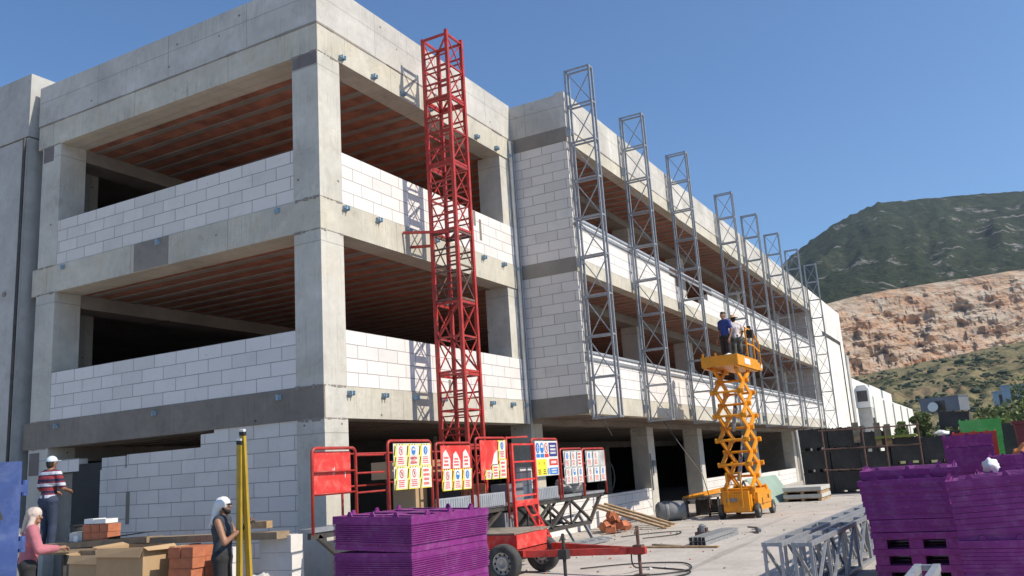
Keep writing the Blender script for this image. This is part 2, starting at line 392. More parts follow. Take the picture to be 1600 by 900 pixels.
    # near grassy hill
    def fh(az, t):
        zt = lerp(az, qbot) + fb(az * .9, 1, 2) * .0008; zb = -.002
        u = t ** .8; d = 190 + (560 + 12 * (3 - max(-14, min(11, az)))) * t
        z = 1.7 + d * (zb + (zt - zb) * t ** .75) if t > 0 else -1
        z += fb(az * .8, t * 7, 4) * 4 * math.sin(math.pi * t) + fb(az * 3, t * 30, 8) * 1.0 * math.sin(math.pi * min(1, t))
        return d, z
    m, n, l, b = new_mat('dry_grass_hill'); g = n.new("ShaderNodeNewGeometry"); p = g.outputs['Position']
    q = scaled(n, l, p, (.35, 1, 1.2))
    a1 = noise(n, l, q, .05, 8, .72, .7); a2 = noise(n, l, q, .2, 6, .75); a3 = noise(n, l, p, .018, 5, .6)
    col = mixc(n, l, ramp(n, l, a2, .35, .65), (.15, .135, .07), (.27, .225, .125))
    col = mixc(n, l, math_(n, l, 'MULTIPLY', ramp(n, l, a3, .5, .68), .6), col, (.3, .19, .12))
    col = mixc(n, l, ramp(n, l, a1, .5, .6), col, (.04, .052, .028))
    l.new(col, b.inputs['Base Color']); b.inputs['Roughness'].default_value = 1; b.inputs['Specular IOR Level'].default_value = 0
    bump(n, l, b, a2, 1, 1.5)
    grid('grassy_hill', -35, 35, 360, 70, fh, m, True)
    rnd = random.Random(9); sb = MB()
    for i in range(1500):
        az = rnd.uniform(-9, 10); t = rnd.uniform(.04, .97) ** .8
        d, z = fh(az, t); a = R(az); r = rnd.uniform(.5, 1.5) * (2.2 if rnd.random() < .06 else 1)
        if N.noise(Vector((az * .8, t * 8, 2))) < -.05 and rnd.random() < .8: continue
        sb.m = rnd.choice([0, 0, 1]); sb.ball((A0.x + d * math.cos(a), A0.y + d * math.sin(a), z + r * .25), r * 1.2, r * 1.2, r * .7, 7, 5, .3, rnd)
    m1 = plain('shrub_dark', (.065, .08, .04), 1, 0, .3, .3); m2 = plain('shrub_olive', (.14, .14, .07), 1, 0, .3, .3)
    tag(sb.build('hill_shrubs', [m1, m2], fix=False), 'low dark shrubs dotted over the dry grassy hill', 'shrubs', kind='stuff')
    return fh
fh = hills()

# ------------------------------------------------------------------ the unfinished building
def ribbed(x0, x1, y0, y1, zb, zt, step=.52, rw=.15):
    """a slab whose underside shows clay infill between concrete ribs that run along y"""
    mb = MB(); mb.m = 0; mb.box(x0, x1, y0, y1, zb + .022, zt); mb.m = 1
    x = x0 + .2
    rnd = random.Random(int(x0 * 10 + zb * 7))
    while x < x1 - rw:
        ww = rw * rnd.uniform(.8, 1.25)
        a = y0 + .004
        k = max(2, int((y1 - y0) / 1.8)); 
        for i in range(k):
            ya, yb = a + (y1 - a) * i / k, a + (y1 - a) * (i + 1) / k
            e = rnd.uniform(-.018, .018)
            mb.box(x + e, x + ww + e * .4, ya, yb, zb + rnd.uniform(.0, .008), zb + .022)
        x += step
    return mb
m_infill = plain('clay_infill', (.37, .155, .095), .9, 0, .3, 2.2, dirt=(.22, .13, .09), dirt_amt=.4)

B = thing('unfinished_building', 'three-storey concrete frame building under construction with white block parapets and empty bays', 'building')
def P(name, mb, mat, label=None):
    o = mb.build(name, mat, B)
    if label: o['label'] = label
    return o
def wallpart(name, x, y, z, mb, mat, label=None):
    o = mb.build(name, mat, B); o.location = (x, y, z)
    if label: o['label'] = label
    return o
cw = .61
# columns in segments between the beams
segs = [(0, Z1B), (Z1T, Z2B), (Z2T, Z3B)]
for z0, z1 in segs:
    P('column', MB().box(0, cw, 0, cw, z0, z1), m_conc)
    P('column', MB().box(0, cw, 7.352, 7.99, z0, z1), m_conc)
    for x in (13.8, 20.6, 29.6):
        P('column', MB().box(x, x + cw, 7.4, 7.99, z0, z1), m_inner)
for x0, x1 in ((15.5, 16.1), (21.0, 21.6), (29.9, 30.5), (38.8, 39.4)):
    for z0, z1 in segs: P('column', MB().box(x0, x1, 0, .56, z0, z1), m_conc)
P('column', MB().box(7.45, 8.05, 0, .56, 0, Z1B), m_beam)
for z0, z1 in segs[1:]: P('column', MB().box(6.78, 7.4, .03, .66, z0, z1), m_conc)
# beams
for zb, zt, mt in ((Z1B, Z1T, m_dirty), (Z2B, Z2T, m_beam), (Z3B, ZJ, m_beam)):
    P('beam', MB().box(0, cw, .0, 8.16, zb, zt), mt if mt is not m_dirty else m_beam, None) if mt is not m_dirty else None
    P('beam', MB().box(cw, XB, 0, .5, zb, zt), m_beam)
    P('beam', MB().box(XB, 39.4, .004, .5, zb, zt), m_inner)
# the lowest side beam is stained away from the corner
P('beam', MB().box(.03, cw, 0, .6, Z1B, Z1T), m_conc)
P('beam', MB().box(0, .028, .004, 8.2, Z1B, Z1T), m_dirty, 'dark stained outer face above the ground floor side wall')
P('beam', MB().box(.03, cw, .602, 8.2, Z1B, Z1T), m_dirty, 'dark stained beam above the ground floor side wall')
for zb, zt in ((Z1B, Z1T), (Z2B, Z2T), (Z3B, ZJ)):
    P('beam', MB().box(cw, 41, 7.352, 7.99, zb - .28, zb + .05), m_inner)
# projecting edge beams
for zs, zt in ((Z1S, Z1T), (Z2S, Z2T), (Z3S, ZJ)):
    P('edge_beam', MB().box(XB + .02, XE, DP, DP + .3, zs, zt), m_beam)
    P('edge_beam', MB().box(XB + .02, XB + .3, DP + .302, -.004, zs, zt), m_inner)
    P('edge_beam', MB().box(XB, XB + .018, DP + .002, -.004, zs, zt), m_inner, 'grey stained end face of the projecting edge beam')
# patches on the side beams
P('patch', MB().box(-.005, .03, 3.85, 4.85, Z2B + .01, Z2T - .01), m_inner)
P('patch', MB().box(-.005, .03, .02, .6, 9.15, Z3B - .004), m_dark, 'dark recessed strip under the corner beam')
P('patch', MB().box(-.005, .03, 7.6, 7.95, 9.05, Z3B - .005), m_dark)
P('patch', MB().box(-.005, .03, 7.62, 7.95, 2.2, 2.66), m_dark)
for x, z0, z1 in ((5.55, 6.95, 7.45), (5.3, 7.25, 7.6), (3.9, 3.32, 3.6)): P('mortar_smear', MB().box(x, x + .09, .008, .013, z0, z1), m_dirty)
P('mortar_smear', MB().box(.012, .018, 4.82, 4.92, 1.15, 1.75), m_dirty)
# roof parapets
P('roof_parapet', MB().box(0, .25, 0, 8.2, ZJ, ZT), m_par)
P('roof_parapet', MB().box(.25, XB, 0, .25, ZJ, ZT), m_par)
P('roof_parapet', MB().box(XB, XB + .25, DP + .25, .25, ZJ, ZT - .06), m_dirty if False else m_par)
P('roof_parapet', MB().box(XB, XE, DP, DP + .25, ZJ, ZT), m_par)
rnd = random.Random(5)
for a, b, ax in ((0, 8.18, 'A'), (0, 7.38, 'B'), (7.45, 40.9, 'C')):
    t = a; lg = MB()
    while t < b:
        q = min(b, t + rnd.uniform(.15, .5)); e = rnd.uniform(.004, .016); h = rnd.uniform(.015, .05)
        if ax == 'A': lg.box(-e, .02, t, q, ZJ - h * .5, ZJ + h * .5)
        elif ax == 'B': lg.box(t, q, -e, .02, ZJ - h * .5, ZJ + h * .5)
        else: lg.box(t, q, DP - e, DP + .02, ZJ - h * .4, ZJ + h * .4)
        t = q
    P('ledge', lg, m_inner)
# rough casting joints at the column heads
lg = MB()
for z in (Z1B, Z2B, Z3B, Z1T, Z2T):
    for k in range(7):
        t = k * .085 + rnd.uniform(0, .02); h = rnd.uniform(.01, .05); e = rnd.uniform(.004, .014)
        lg.box(-e, .02, t, t + rnd.uniform(.05, .11), z - h, z + h * .4)
        h = rnd.uniform(.008, .035); lg.box(t, t + rnd.uniform(.05, .1), -e * .7, .02, z - h, z + h * .3)
        lg.box(-e, .02, 7.36 + t, 7.36 + t + .08, z - h, z + h * .4)
P('casting_joint', lg, m_inner)
# slabs
for zb, zs, zt in ((Z1B, Z1S, Z1T - .01), (Z2B, Z2S, Z2T - .01), (Z3B, Z3S, ZJ - .01)):
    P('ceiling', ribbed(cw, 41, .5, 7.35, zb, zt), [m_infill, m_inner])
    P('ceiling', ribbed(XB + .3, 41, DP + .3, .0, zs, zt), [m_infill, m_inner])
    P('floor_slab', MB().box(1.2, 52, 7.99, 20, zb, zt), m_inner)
# dark back of the building
P('bounce_cut_slab', MB().box(.65, 40.9, .62, 19.85, .004, .03), plain('bounce_cut_earth', (.085, .075, .065), .95, 0, .2, 1))  # dark floor added to cut light bouncing up to the ground-floor ceiling
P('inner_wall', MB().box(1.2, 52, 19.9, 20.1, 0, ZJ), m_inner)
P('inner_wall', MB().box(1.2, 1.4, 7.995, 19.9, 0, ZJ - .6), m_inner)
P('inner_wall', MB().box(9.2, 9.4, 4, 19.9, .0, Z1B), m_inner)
# block walls; each starts at its own base so that the courses line up
def bw(name, x0, y0, x1, y1, z0, z1, mat, label=None):
    return wallpart(name, x0, y0, z0, MB().box(0, x1 - x0, 0, y1 - y0, 0, z1 - z0), mat, label)
bw('block_parapet', .012, cw, .21, 7.352, Z1T, P1, m_aac); bw('block_parapet', .012, cw, .21, 7.352, Z2T, P2, m_aac2)
bw('block_parapet', cw, .015, 6.78, .2, Z1T, P1, m_aac); bw('block_parapet', cw, .015, 6.78, .2, Z2T, P2, m_aac)
bw('block_parapet', 6.78, .015, XB, .03, Z1T, P1, m_aac); bw('block_parapet', 6.78, .015, XB, .03, Z2T, P2, m_aac)
for z0, z1 in ((Z1T, Z2S), (Z2T, Z3S)):
    bw('block_wall', XB + .01, DP + .02, XB + .2, -.002, z0, z1, m_aac2)
bw('block_parapet', XB + .2, DP + .012, XE, DP + .2, Z1T, P1, m_aac)
pf = [(0, 0), (33.39, 0), (33.39, .985), (11.9, .985), (11.9, .75), (11.3, .75), (11.3, .5), (10.7, .5), (10.7, .25), (8.2, .25), (8.2, .5), (7.7, .5), (7.7, .74), (7.1, .74), (7.1, .985), (0, .985)]
wallpart('block_parapet', XB + .2, DP + .012, Z2T, MB().prism(pf, 'y', 0, .188), m_aac, 'stepped unfinished block parapet of the upper floor')
pg = [(cw, 0), (5.7, 0), (5.7, 2.2), (5.66, 2.2), (5.66, 2.43), (4.98, 2.43), (4.98, 2.2), (4.93, 2.2), (4.93, 2.45), (2.93, 2.45), (2.93, 2.68), (2.59, 2.68), (2.59, Z1B), (cw, Z1B)]
wallpart('block_wall', .02, 0, 0, MB().prism(pg, 'x', 0, .19), m_aac2, 'stepped unfinished block wall of the ground floor side')
wallpart('block_wall', .15, 6.55, 2.22, MB().box(0, .2, 0, .8, 0, .26), m_aac)
P('dark_board', MB().box(.16, .2, 5.72, 6.75, 0, 2.36), m_blackm)
P('dark_board', MB().box(.24, .28, 6.7, 7.35, 0, 2.2), m_inner)
bw('sill_wall', 8.05, .02, 15.5, .2, 0, .82, m_aac); bw('sill_wall', 21.6, .02, 29.9, .2, 0, .86, m_aac); bw('sill_wall', 30.5, .02, 38.8, .2, 0, .74, m_aac)
bw('block_wall', XE - .15, DP + .31, XE - .01, 2.4, Z1T, Z2S, m_aac2); bw('block_wall', XE - .15, DP + .31, XE - .01, 2.4, Z2T, Z3S, m_aac2)
P('inner_wall', MB().box(41, 41.2, 2.4, 19.9, 0, ZJ), m_inner)
P('inner_wall', MB().box(39.4, 40.5, .1, .5, 0, Z1B), m_inner)
# white panelled end block
P('end_block', MB().box(XE, XF, DP, 19.8, 0, ZT), m_white, 'smooth white panelled end block of the facade')
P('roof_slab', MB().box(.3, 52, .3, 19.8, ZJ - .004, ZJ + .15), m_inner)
tr = MB(); tr.box(44.2, 51.3, DP - .05, DP - .002, 8.55, 8.75); tr.box(51.1, 51.3, DP - .05, DP - .002, .2, 8.55)
P('panel_trim', tr, m_dsteel)
P('corner_pier', MB().box(XF + .05, XF + 1.1, DP - .1, DP + 2, 0, 8.0), m_precast)
# aluminium window rails on the projecting parapets, and brackets
for z in (P1, P2):
    P('window_rail', MB().box(XB + .1, XE - .1, DP - .03, DP + .17, z + .002, z + .055), m_alu)
    P('window_rail', MB().box(XB + .1, XE - .1, DP - .035, DP - .003, z - .17, z - .1), m_galv)
for x in (7.22, 7.32):
    P('facade_rail', MB().box(x, x + .045, -.09, -.02, Z1B - .02, 9.9), m_alu)
for z in (9.5, 6.53, 3.17):
    for x in (.66, 1.64, 2.62, 3.62, 5.6, 6.55, 7.26):
        a = MB().box(x - .055, x + .055, -.03, -.002, z - .045, z + .045); a.box(x - .05, x - .03, -.1, -.03, z - .04, z + .04); a.box(x + .03, x + .05, -.1, -.03, z - .04, z + .04); a.box(x - .07, x + .07, -.07, -.04, z - .012, z + .012)
        P('anchor_plate', a, m_anchor)
    for y in (1.0, 4.15, 7.1):
        if z > 9: continue
        a = MB().box(-.03, -.006, y - .055, y + .055, z - .045, z + .045); a.box(-.09, -.03, y - .05, y - .03, z - .04, z + .04)
        P('anchor_plate', a, m_anchor)
P('wire', MB().tube([(8.6, -1.4, 2.84), (8.65, -1.45, 2.6), (8.85, -1.5, 2.35)], .012, 5), m_dsteel)
for x in (15.45, 15.9):
    P('switch_box', MB().box(15.62, 15.86, -.08, -.004, 1.5 + (x > 15.6) * -.22, 1.68 + (x > 15.6) * -.22), m_bin)
P('conduit', MB().tube([(15.56, -.03, .75), (15.56, -.03, 1.9)], .025, 6), m_galv)

# ------------------------------------------------------------------ galvanised facade towers
rowname = ['first', 'second', 'third', 'fourth', 'fifth', 'sixth', 'seventh', 'eighth', 'ninth', 'tenth', 'eleventh', 'twelfth', 'thirteenth', 'fourteenth']
def make_tower(h, label):
    t = thing('facade_truss', label, 'steel truss', group='galvanised steel trusses hung on the projecting facade')
    hx, wd = .1, .65
    for sx in (-1, 1):
        for y in (0, -wd):
            MB().box(sx * hx - .023, sx * hx + .023, y - .023, y + .023, 0, h).build('chord', m_galv, t)
    n = 9; st = h / n
    br = MB()
    for sx in (-1, 1): br.box(sx * hx - .02, sx * hx + .02, -wd + .03, -.03, - .02, .02)
    for y in (0, -wd): br.box(-hx + .03, hx - .03, y - .02, y + .02, - .02, .02)
    r0 = br.build('rung_frame', m_galv, t); r0.location.z = .03
    dg = MB(); dg.bar((hx, -.03, .04), (hx, -wd + .03, st - .04), .023); dg.bar((-hx, -wd + .03, .04), (-hx, -.03, st - .04), .023)
    d0 = dg.build('cross_brace', m_galv, t)
    for i in range(1, n + 1):
        c = r0.copy(); COL.objects.link(c); c.location.z = min(h - .03, i * st)
        if i < n: c = d0.copy(); COL.objects.link(c); c.location.z = i * st
    for z in (.35, 3.75, 7.1):
        bk = MB().box(-.16, .16, .002, .085, z, z + .12); bk.box(-.16, -.12, .002, .085, z - .1, z - .001); bk.build('bracket', m_galv, t)
    return t
tw = [(7.55, 8.76), (11.29, 8.77), (15.44, 8.86), (21.27, 8.97), (25.42, 9.06), (29.84, 9.15), (34.68, 9.3), (40.2, 9.5)]
twl = ['nearest galvanised steel truss hung on the outer corner of the projecting facade', 'second galvanised steel truss counted from the near corner of the projecting facade',
       'third galvanised facade truss, beside the gap in the upper block parapet', 'fourth facade truss, the one rising right behind the workers on the lift',
       'fifth facade truss, just right of the scissor lift platform', 'sixth facade truss, between the scissor lift and the white end block',
       'seventh facade truss, last but one before the white end block', 'farthest galvanised facade truss, in front of the white end block']
for (x, h), lb in zip(tw, twl):
    t = make_tower(h, lb); t.location = (x, -1.645, 2.7)

# ------------------------------------------------------------------ neighbouring buildings
nb = thing('precast_building', 'grey precast concrete building with tall blank wall left of the unfinished frame', 'building', (0, 8.35, 0))
MB().box(-.12, 1.1, 0, 16, 0, 9.75).build('lower_panel', m_precast, nb)
MB().box(-.14, 1.1, -.004, 16, 9.78, 11.3).build('upper_panel', m_precast, nb)
MB().box(-.1, 1.0, .02, 15.9, 9.75, 9.78).build('panel_joint', m_dsteel, nb)
MB().tube([(-.2, .03, 0), (-.2, .03, 9.7)], .035, 8).build('downpipe', m_dsteel, nb)
dm = MB()
for z in (2.55, 4.6, 6.2): dm.lathe([(.06, -.145), (.05, -.135)], (0, 1.0 if z < 5 else .6, z), 'x', 12)
dm.build('lifting_socket', m_inner, nb)

wh = thing('white_warehouse', 'long white warehouse with roof monitors beyond the end of the site', 'building', (56, -1, 0))
m_ww = plain('white_render', (.78, .76, .7), .8, 0, .05, .3)
MB().prism([(0, 0), (62, 0), (62, 4.6), (60.5, 6.05), (0, 6.1)], 'y', 0, 14).build('wall', m_ww, wh)
for i, (a, b_, z) in enumerate(((10, 27, 8.2), (28.5, 39, 8.3), (41, 51, 8.3))):
    o = MB().prism([(1.5, 5.9), (9, 5.9), (9, z - .5), (5, z + .4), (1.5, z - .5)], 'x', a, b_).build('roof_monitor', m_ww, wh)
    g = MB(); 
    g.box(a - .06, a - .002, 2.2, 8.0, 6.3, 7.3); g.build('monitor_window', m_glass, o)
rb = MB()
for x in range(6, 60, 9): rb.box(x, x + .25, -.12, -.002, 0, 5.9)
rb.build('pilaster', m_slab, wh)
MB().box(46, 48.5, -.06, -.002, 2.6, 3.8).build('window', m_glass, wh)
MB().box(20, 22, -.06, -.002, 2.2, 3.4).build('window', m_slab, wh)
an = thing('white_annex', 'small white annex with rounded upper window beside the white end block', 'building', (54.6, -2.6, 0))
MB().box(0, 1.2, 0, .9, 0, 4.3).build('lower_wall', m_slab, an)
q = MB().prism([(0, 4.32), (.95, 4.32), (.95, 5.6), (.75, 5.9), (.2, 5.9), (0, 5.6)], 'x', -.2, 1.6).build('upper_room', m_whitep, an)
MB().box(-.24, -.202, .12, .8, 4.75, 5.5).build('window', m_glass, an)
MB().box(.1, 1.1, -.04, -.002, 1.5, 3.6).build('window', m_glass, an)
# ================================================================== mast climbing work platform on its trailer
MC = thing('mast_climber', 'red mast climbing work platform with lattice mast, sign-covered guard panels and two-wheel trailer', 'work platform', (3.02, -.8, 0))
def L(x, y, z): return (x - 3.02, y + .8, z)
def lb(mb, x0, x1, y0, y1, z0, z1): return mb.box(x0 - 3.02, x1 - 3.02, y0 + .8, y1 + .8, z0, z1)
H0, H1 = .75, 10.62
for x in (-.29, .29):
    for y in (-.29, .29):
        MB().box(x - .033, x + .033, y - .033, y + .033, H0, H1 + (.06 if y < 0 else 0)).build('mast_post', m_red, MC)
def msec(z0, h, dense, mat):
    s = MB()
    for z in (z0 + .03, z0 + h - .03):
        for a, b in (((-.29, -.29), (.29, -.29)), ((-.29, .29), (.29, .29)), ((-.29, -.29), (-.29, .29)), ((.29, -.29), (.29, .29))):
            d = Vector((b[0] - a[0], b[1] - a[1], 0)).normalized() * .045
            s.bar((a[0] + d.x, a[1] + d.y, z), (b[0] - d.x, b[1] - d.y, z), .04, .045)
    k = 4 if dense else 2
    for i in range(1, k):
        z = z0 + h * i / k
        for x in (-.29, .29):
            s.bar((x, -.245, z), (x, .245, z), .03, .035)
            if dense: s.bar((x, -.245, z - .11), (x, .245, z - .11), .025, .025)
    z1, z2, zm = z0 + .08, z0 + h - .08, z0 + h / 2
    for y in (-.29, .29):
        s.bar((-.25, y, zm), (.25, y, zm), .03)
        s.bar((-.25, y, z1), (.25, y, zm - .03), .02); s.bar((.25, y + .012, z1), (-.25, y + .012, zm - .03), .02)
        s.bar((.25, y, zm + .03), (-.25, y, z2), .02); s.bar((-.25, y + .012, zm + .03), (.25, y + .012, z2), .02)
    if not dense:
        for x in (-.29, .29):
            s.bar((x, -.25, z1), (x, .25, zm), .03); s.bar((x, .25, zm), (x, -.25, z2), .03)
    s.bar((-.25, -.25, z0 + h - .05), (.25, .25, z0 + h - .05), .035)
    o = s.build('mast_section', mat, MC); return o
hh = (H1 - H0) / 7
for i in range(7):
    o = msec(H0 + i * hh, hh, i in (1, 3, 4, 5, 6), m_rust if i == 3 else m_red)
    if i == 3: o['label'] = 'brownish unpainted middle section of the mast'
ar = MB().bar(L(2.7, -.95, 6.35), L(2.45, -.02, 6.45), .05).bar(L(2.73, -.5, 6.15), L(2.7, -.02, 6.2), .05)
ar.build('wall_tie', m_red, MC)
# platform
DZ = 1.12
deck = MB(); x = -2.62
while x < 6.9:
    lb(deck, x, min(6.93, x + .46), -2.0, -1.78 if x < -1.3 else -1.15, DZ - .05, DZ); x += .47
deck.build('deck', m_galv, MC)
tr = MB()
for y in (-1.95, -1.2):
    lb(tr, -2.6 if y < -1.5 else -1.0, 6.9, y - .03, y + .03, DZ - .13, DZ - .052)
    for x0, x1 in ((3.3, 6.1), (-1.7 if y < -1.5 else -.7, 2.3)):
        lb(tr, x0, x1, y - .035, y + .035, .46, .53)
        n = round((x1 - x0) / .95); st = (x1 - x0) / n
        for i in range(n):
            a, b = x0 + i * st, x0 + (i + 1) * st
            tr.bar(L(a, y + (.012 if i % 2 else -.012), .53), L(b, y + (.012 if i % 2 else -.012), DZ - .13), .07 if i % 2 else .035, .05)
            tr.bar(L(b, y + (.03 if i % 2 else -.03), .53), L(a, y + (.03 if i % 2 else -.03), DZ - .13), .035 if i % 2 else .06, .04)
            tr.bar(L(a, y, .53), L(a, y, DZ - .13), .03)
    tr.bar(L(6.1, y, .5), L(6.75, y, DZ - .1), .06); tr.bar(L(-1.7 if y < -1.5 else -.7, y, .5), L(-2.45 if y < -1.5 else -1., y, DZ - .1), .06)
for x in (3.3, 4.2, 5.15, 6.1, -.7, .3, 1.3): tr.bar(L(x, -1.92, .49), L(x, -1.23, .49), .04)
tr.build('platform_truss', m_dsteel, MC)
for x0, x1 in ((.2, 1.2), (1.25, 2.35), (3.45, 4.5)):
    s = MB(); lb(s, x0, x1, -2.03, -2.005, DZ - .02, DZ + .2)
    k = x0 + .03
    while k < x1 - .05: lb(s, k, k + .03, -2.045, -2.03, DZ, DZ + .18); k += .07
    s.build('toe_board', m_alu, MC)

m_stk = [plain('sign_white', (.72, .71, .67), .6, 0, .08, 4, dirt=(.5, .47, .4), dirt_amt=.6, dscale=9), plain('sign_yellow', (.85, .72, .05), .5, 0, .04), m_blackm, m_redb, plain('sign_blue', (.03, .2, .55), .5, 0, .05), plain('sign_grey', (.5, .49, .47), .7, 0, .25, 6), plain('sign_navy', (.04, .04, .2), .5, 0, .05)]
srnd = random.Random(11)
def text_mesh(name, body, size, mat, parent, loc, maxw):
    c = bpy.data.curves.new(name, 'FONT'); c.body = body; c.size = size; c.align_x = 'CENTER'; c.align_y = 'CENTER'; c.extrude = .0008
    t = bpy.data.objects.new('tmp', c); COL.objects.link(t); bpy.context.view_layer.update()
    wd = t.dimensions.x; me = bpy.data.meshes.new_from_object(t.evaluated_get(bpy.context.evaluated_depsgraph_get()))
    bpy.data.objects.remove(t); bpy.data.curves.remove(c); me.name = name; me.materials.clear(); me.materials.append(mat)
    o = bpy.data.objects.new(name, me); COL.objects.link(o); o.parent = parent; o.location = loc; o.rotation_euler = (R(90), 0, 0)
    k = min(1, maxw / max(wd, 1e-4)); o.scale = (k, 1, 1); return o
def ring(s, cx, cz, y, r, mi_out, mi_in, glyph):
    n = 16
    def disc(r, y, mi, a=1):
        s.m = mi; vs = [(cx + r * .78 * math.cos(2 * math.pi * i / n), y, cz + r * math.sin(2 * math.pi * i / n)) for i in range(n)]
        s.add(vs, [tuple(range(n))])
    disc(r, y - .001, mi_out); disc(r * (.98 if mi_in == mi_out else .76), y - .002, mi_in)
    s.m = 2 if glyph[0] in 'xw' else 0
    y2 = y - .003
    if glyph == 'man': s.m = 0; s.ball((cx, y2, cz + r * .42), r * .16, .001, r * .2, 6, 4); s.add([(cx - r * .1, y2, cz - r * .7), (cx + r * .1, y2, cz - r * .7), (cx + r * .1, y2, cz + r * .25), (cx - r * .1, y2, cz + r * .25)], [(0, 1, 2, 3)]); s.add([(cx - r * .4, y2, cz), (cx + r * .4, y2, cz), (cx + r * .4, y2, cz + r * .14), (cx - r * .4, y2, cz + r * .14)], [(0, 1, 2, 3)])
    if glyph == 'helmet': s.m = 0; s.add([(cx + r * .55 * math.cos(a), y2, cz + r * .05 + r * .6 * math.sin(a)) for a in [math.pi * i / 8 for i in range(9)]], [tuple(range(9))])
    if glyph == 'x':
        s.m = 2; s.ball((cx + r * .05, y2, cz), r * .22, .001, r * .42, 7, 5)
        s.m = 3; s.add([(cx - r * .5, y2 - .001, cz + r * .6), (cx - r * .38, y2 - .001, cz + r * .68), (cx + r * .5, y2 - .001, cz - r * .6), (cx + r * .38, y2 - .001, cz - r * .68)], [(0, 1, 2, 3)])
def rows(s, cx, z0, z1, y, w_, n, mi):
    for i in range(n):
        z = z1 - (z1 - z0) * (i + .5) / n; h = (z1 - z0) / n * .28; x = cx - w_ / 2 * srnd.uniform(.7, 1); xe = 2 * cx - x
        while x < xe - .008:
            e = min(xe, x + srnd.uniform(.012, .04)); s.m = mi
            s.add([(x, y, z - h), (e, y, z - h), (e, y, z + h), (x, y, z + h)], [(0, 1, 2, 3)]); x = e + .007
def sticker(s, x, z, w_, h, kind, y, fade=False):
    """one printed notice: slanted yellow and black edges, a pictogram and lines of print"""
    sl = .035
    def q(a, b, c, d, yy, mi): s.m = mi; s.add([(a[0], yy, a[1]), (b[0], yy, b[1]), (c[0], yy, c[1]), (d[0], yy, d[1])], [(0, 1, 2, 3)])
    q((x, z), (x + w_, z), (x + w_ + sl, z + h), (x + sl, z + h), y, 5 if fade else 1)
    for i in range(2):
        zz = z + h * (.0 + .5 * i); q((x + .004, zz), (x + .026, zz), (x + .056, zz + h * .42), (x + .03, zz + h * .42), y - .0012, 2)
    q((x + .062, z + .012), (x + w_ - .015, z + .012), (x + w_ - .005 + sl * .7, z + h - .012), (x + .062 + sl * .5, z + h - .012), y - .0024, 0)
    for i in range(3):
        a = x + .07 + (w_ - .1) * i / 3; q((a, z + h - .012), (a + .022, z + h - .012), (a + .026, z + h), (a + .004, z + h), y - .0036, 2)
    cx = x + w_ / 2 + .03
    if kind == 'text': rows(s, cx, z + .03, z + h - .03, y - .0036, w_ * .55, 4, 3); return
    pic = {'x': (3, 0, 'x'), 'h': (4, 4, 'helmet'), 'm': (4, 4, 'man')}[kind]
    ring(s, cx, z + h * .7, y - .0036, h * .2, *pic); rows(s, cx - .006, z + .03, z + h * .44, y - .0036, w_ * .55, 4, 3)

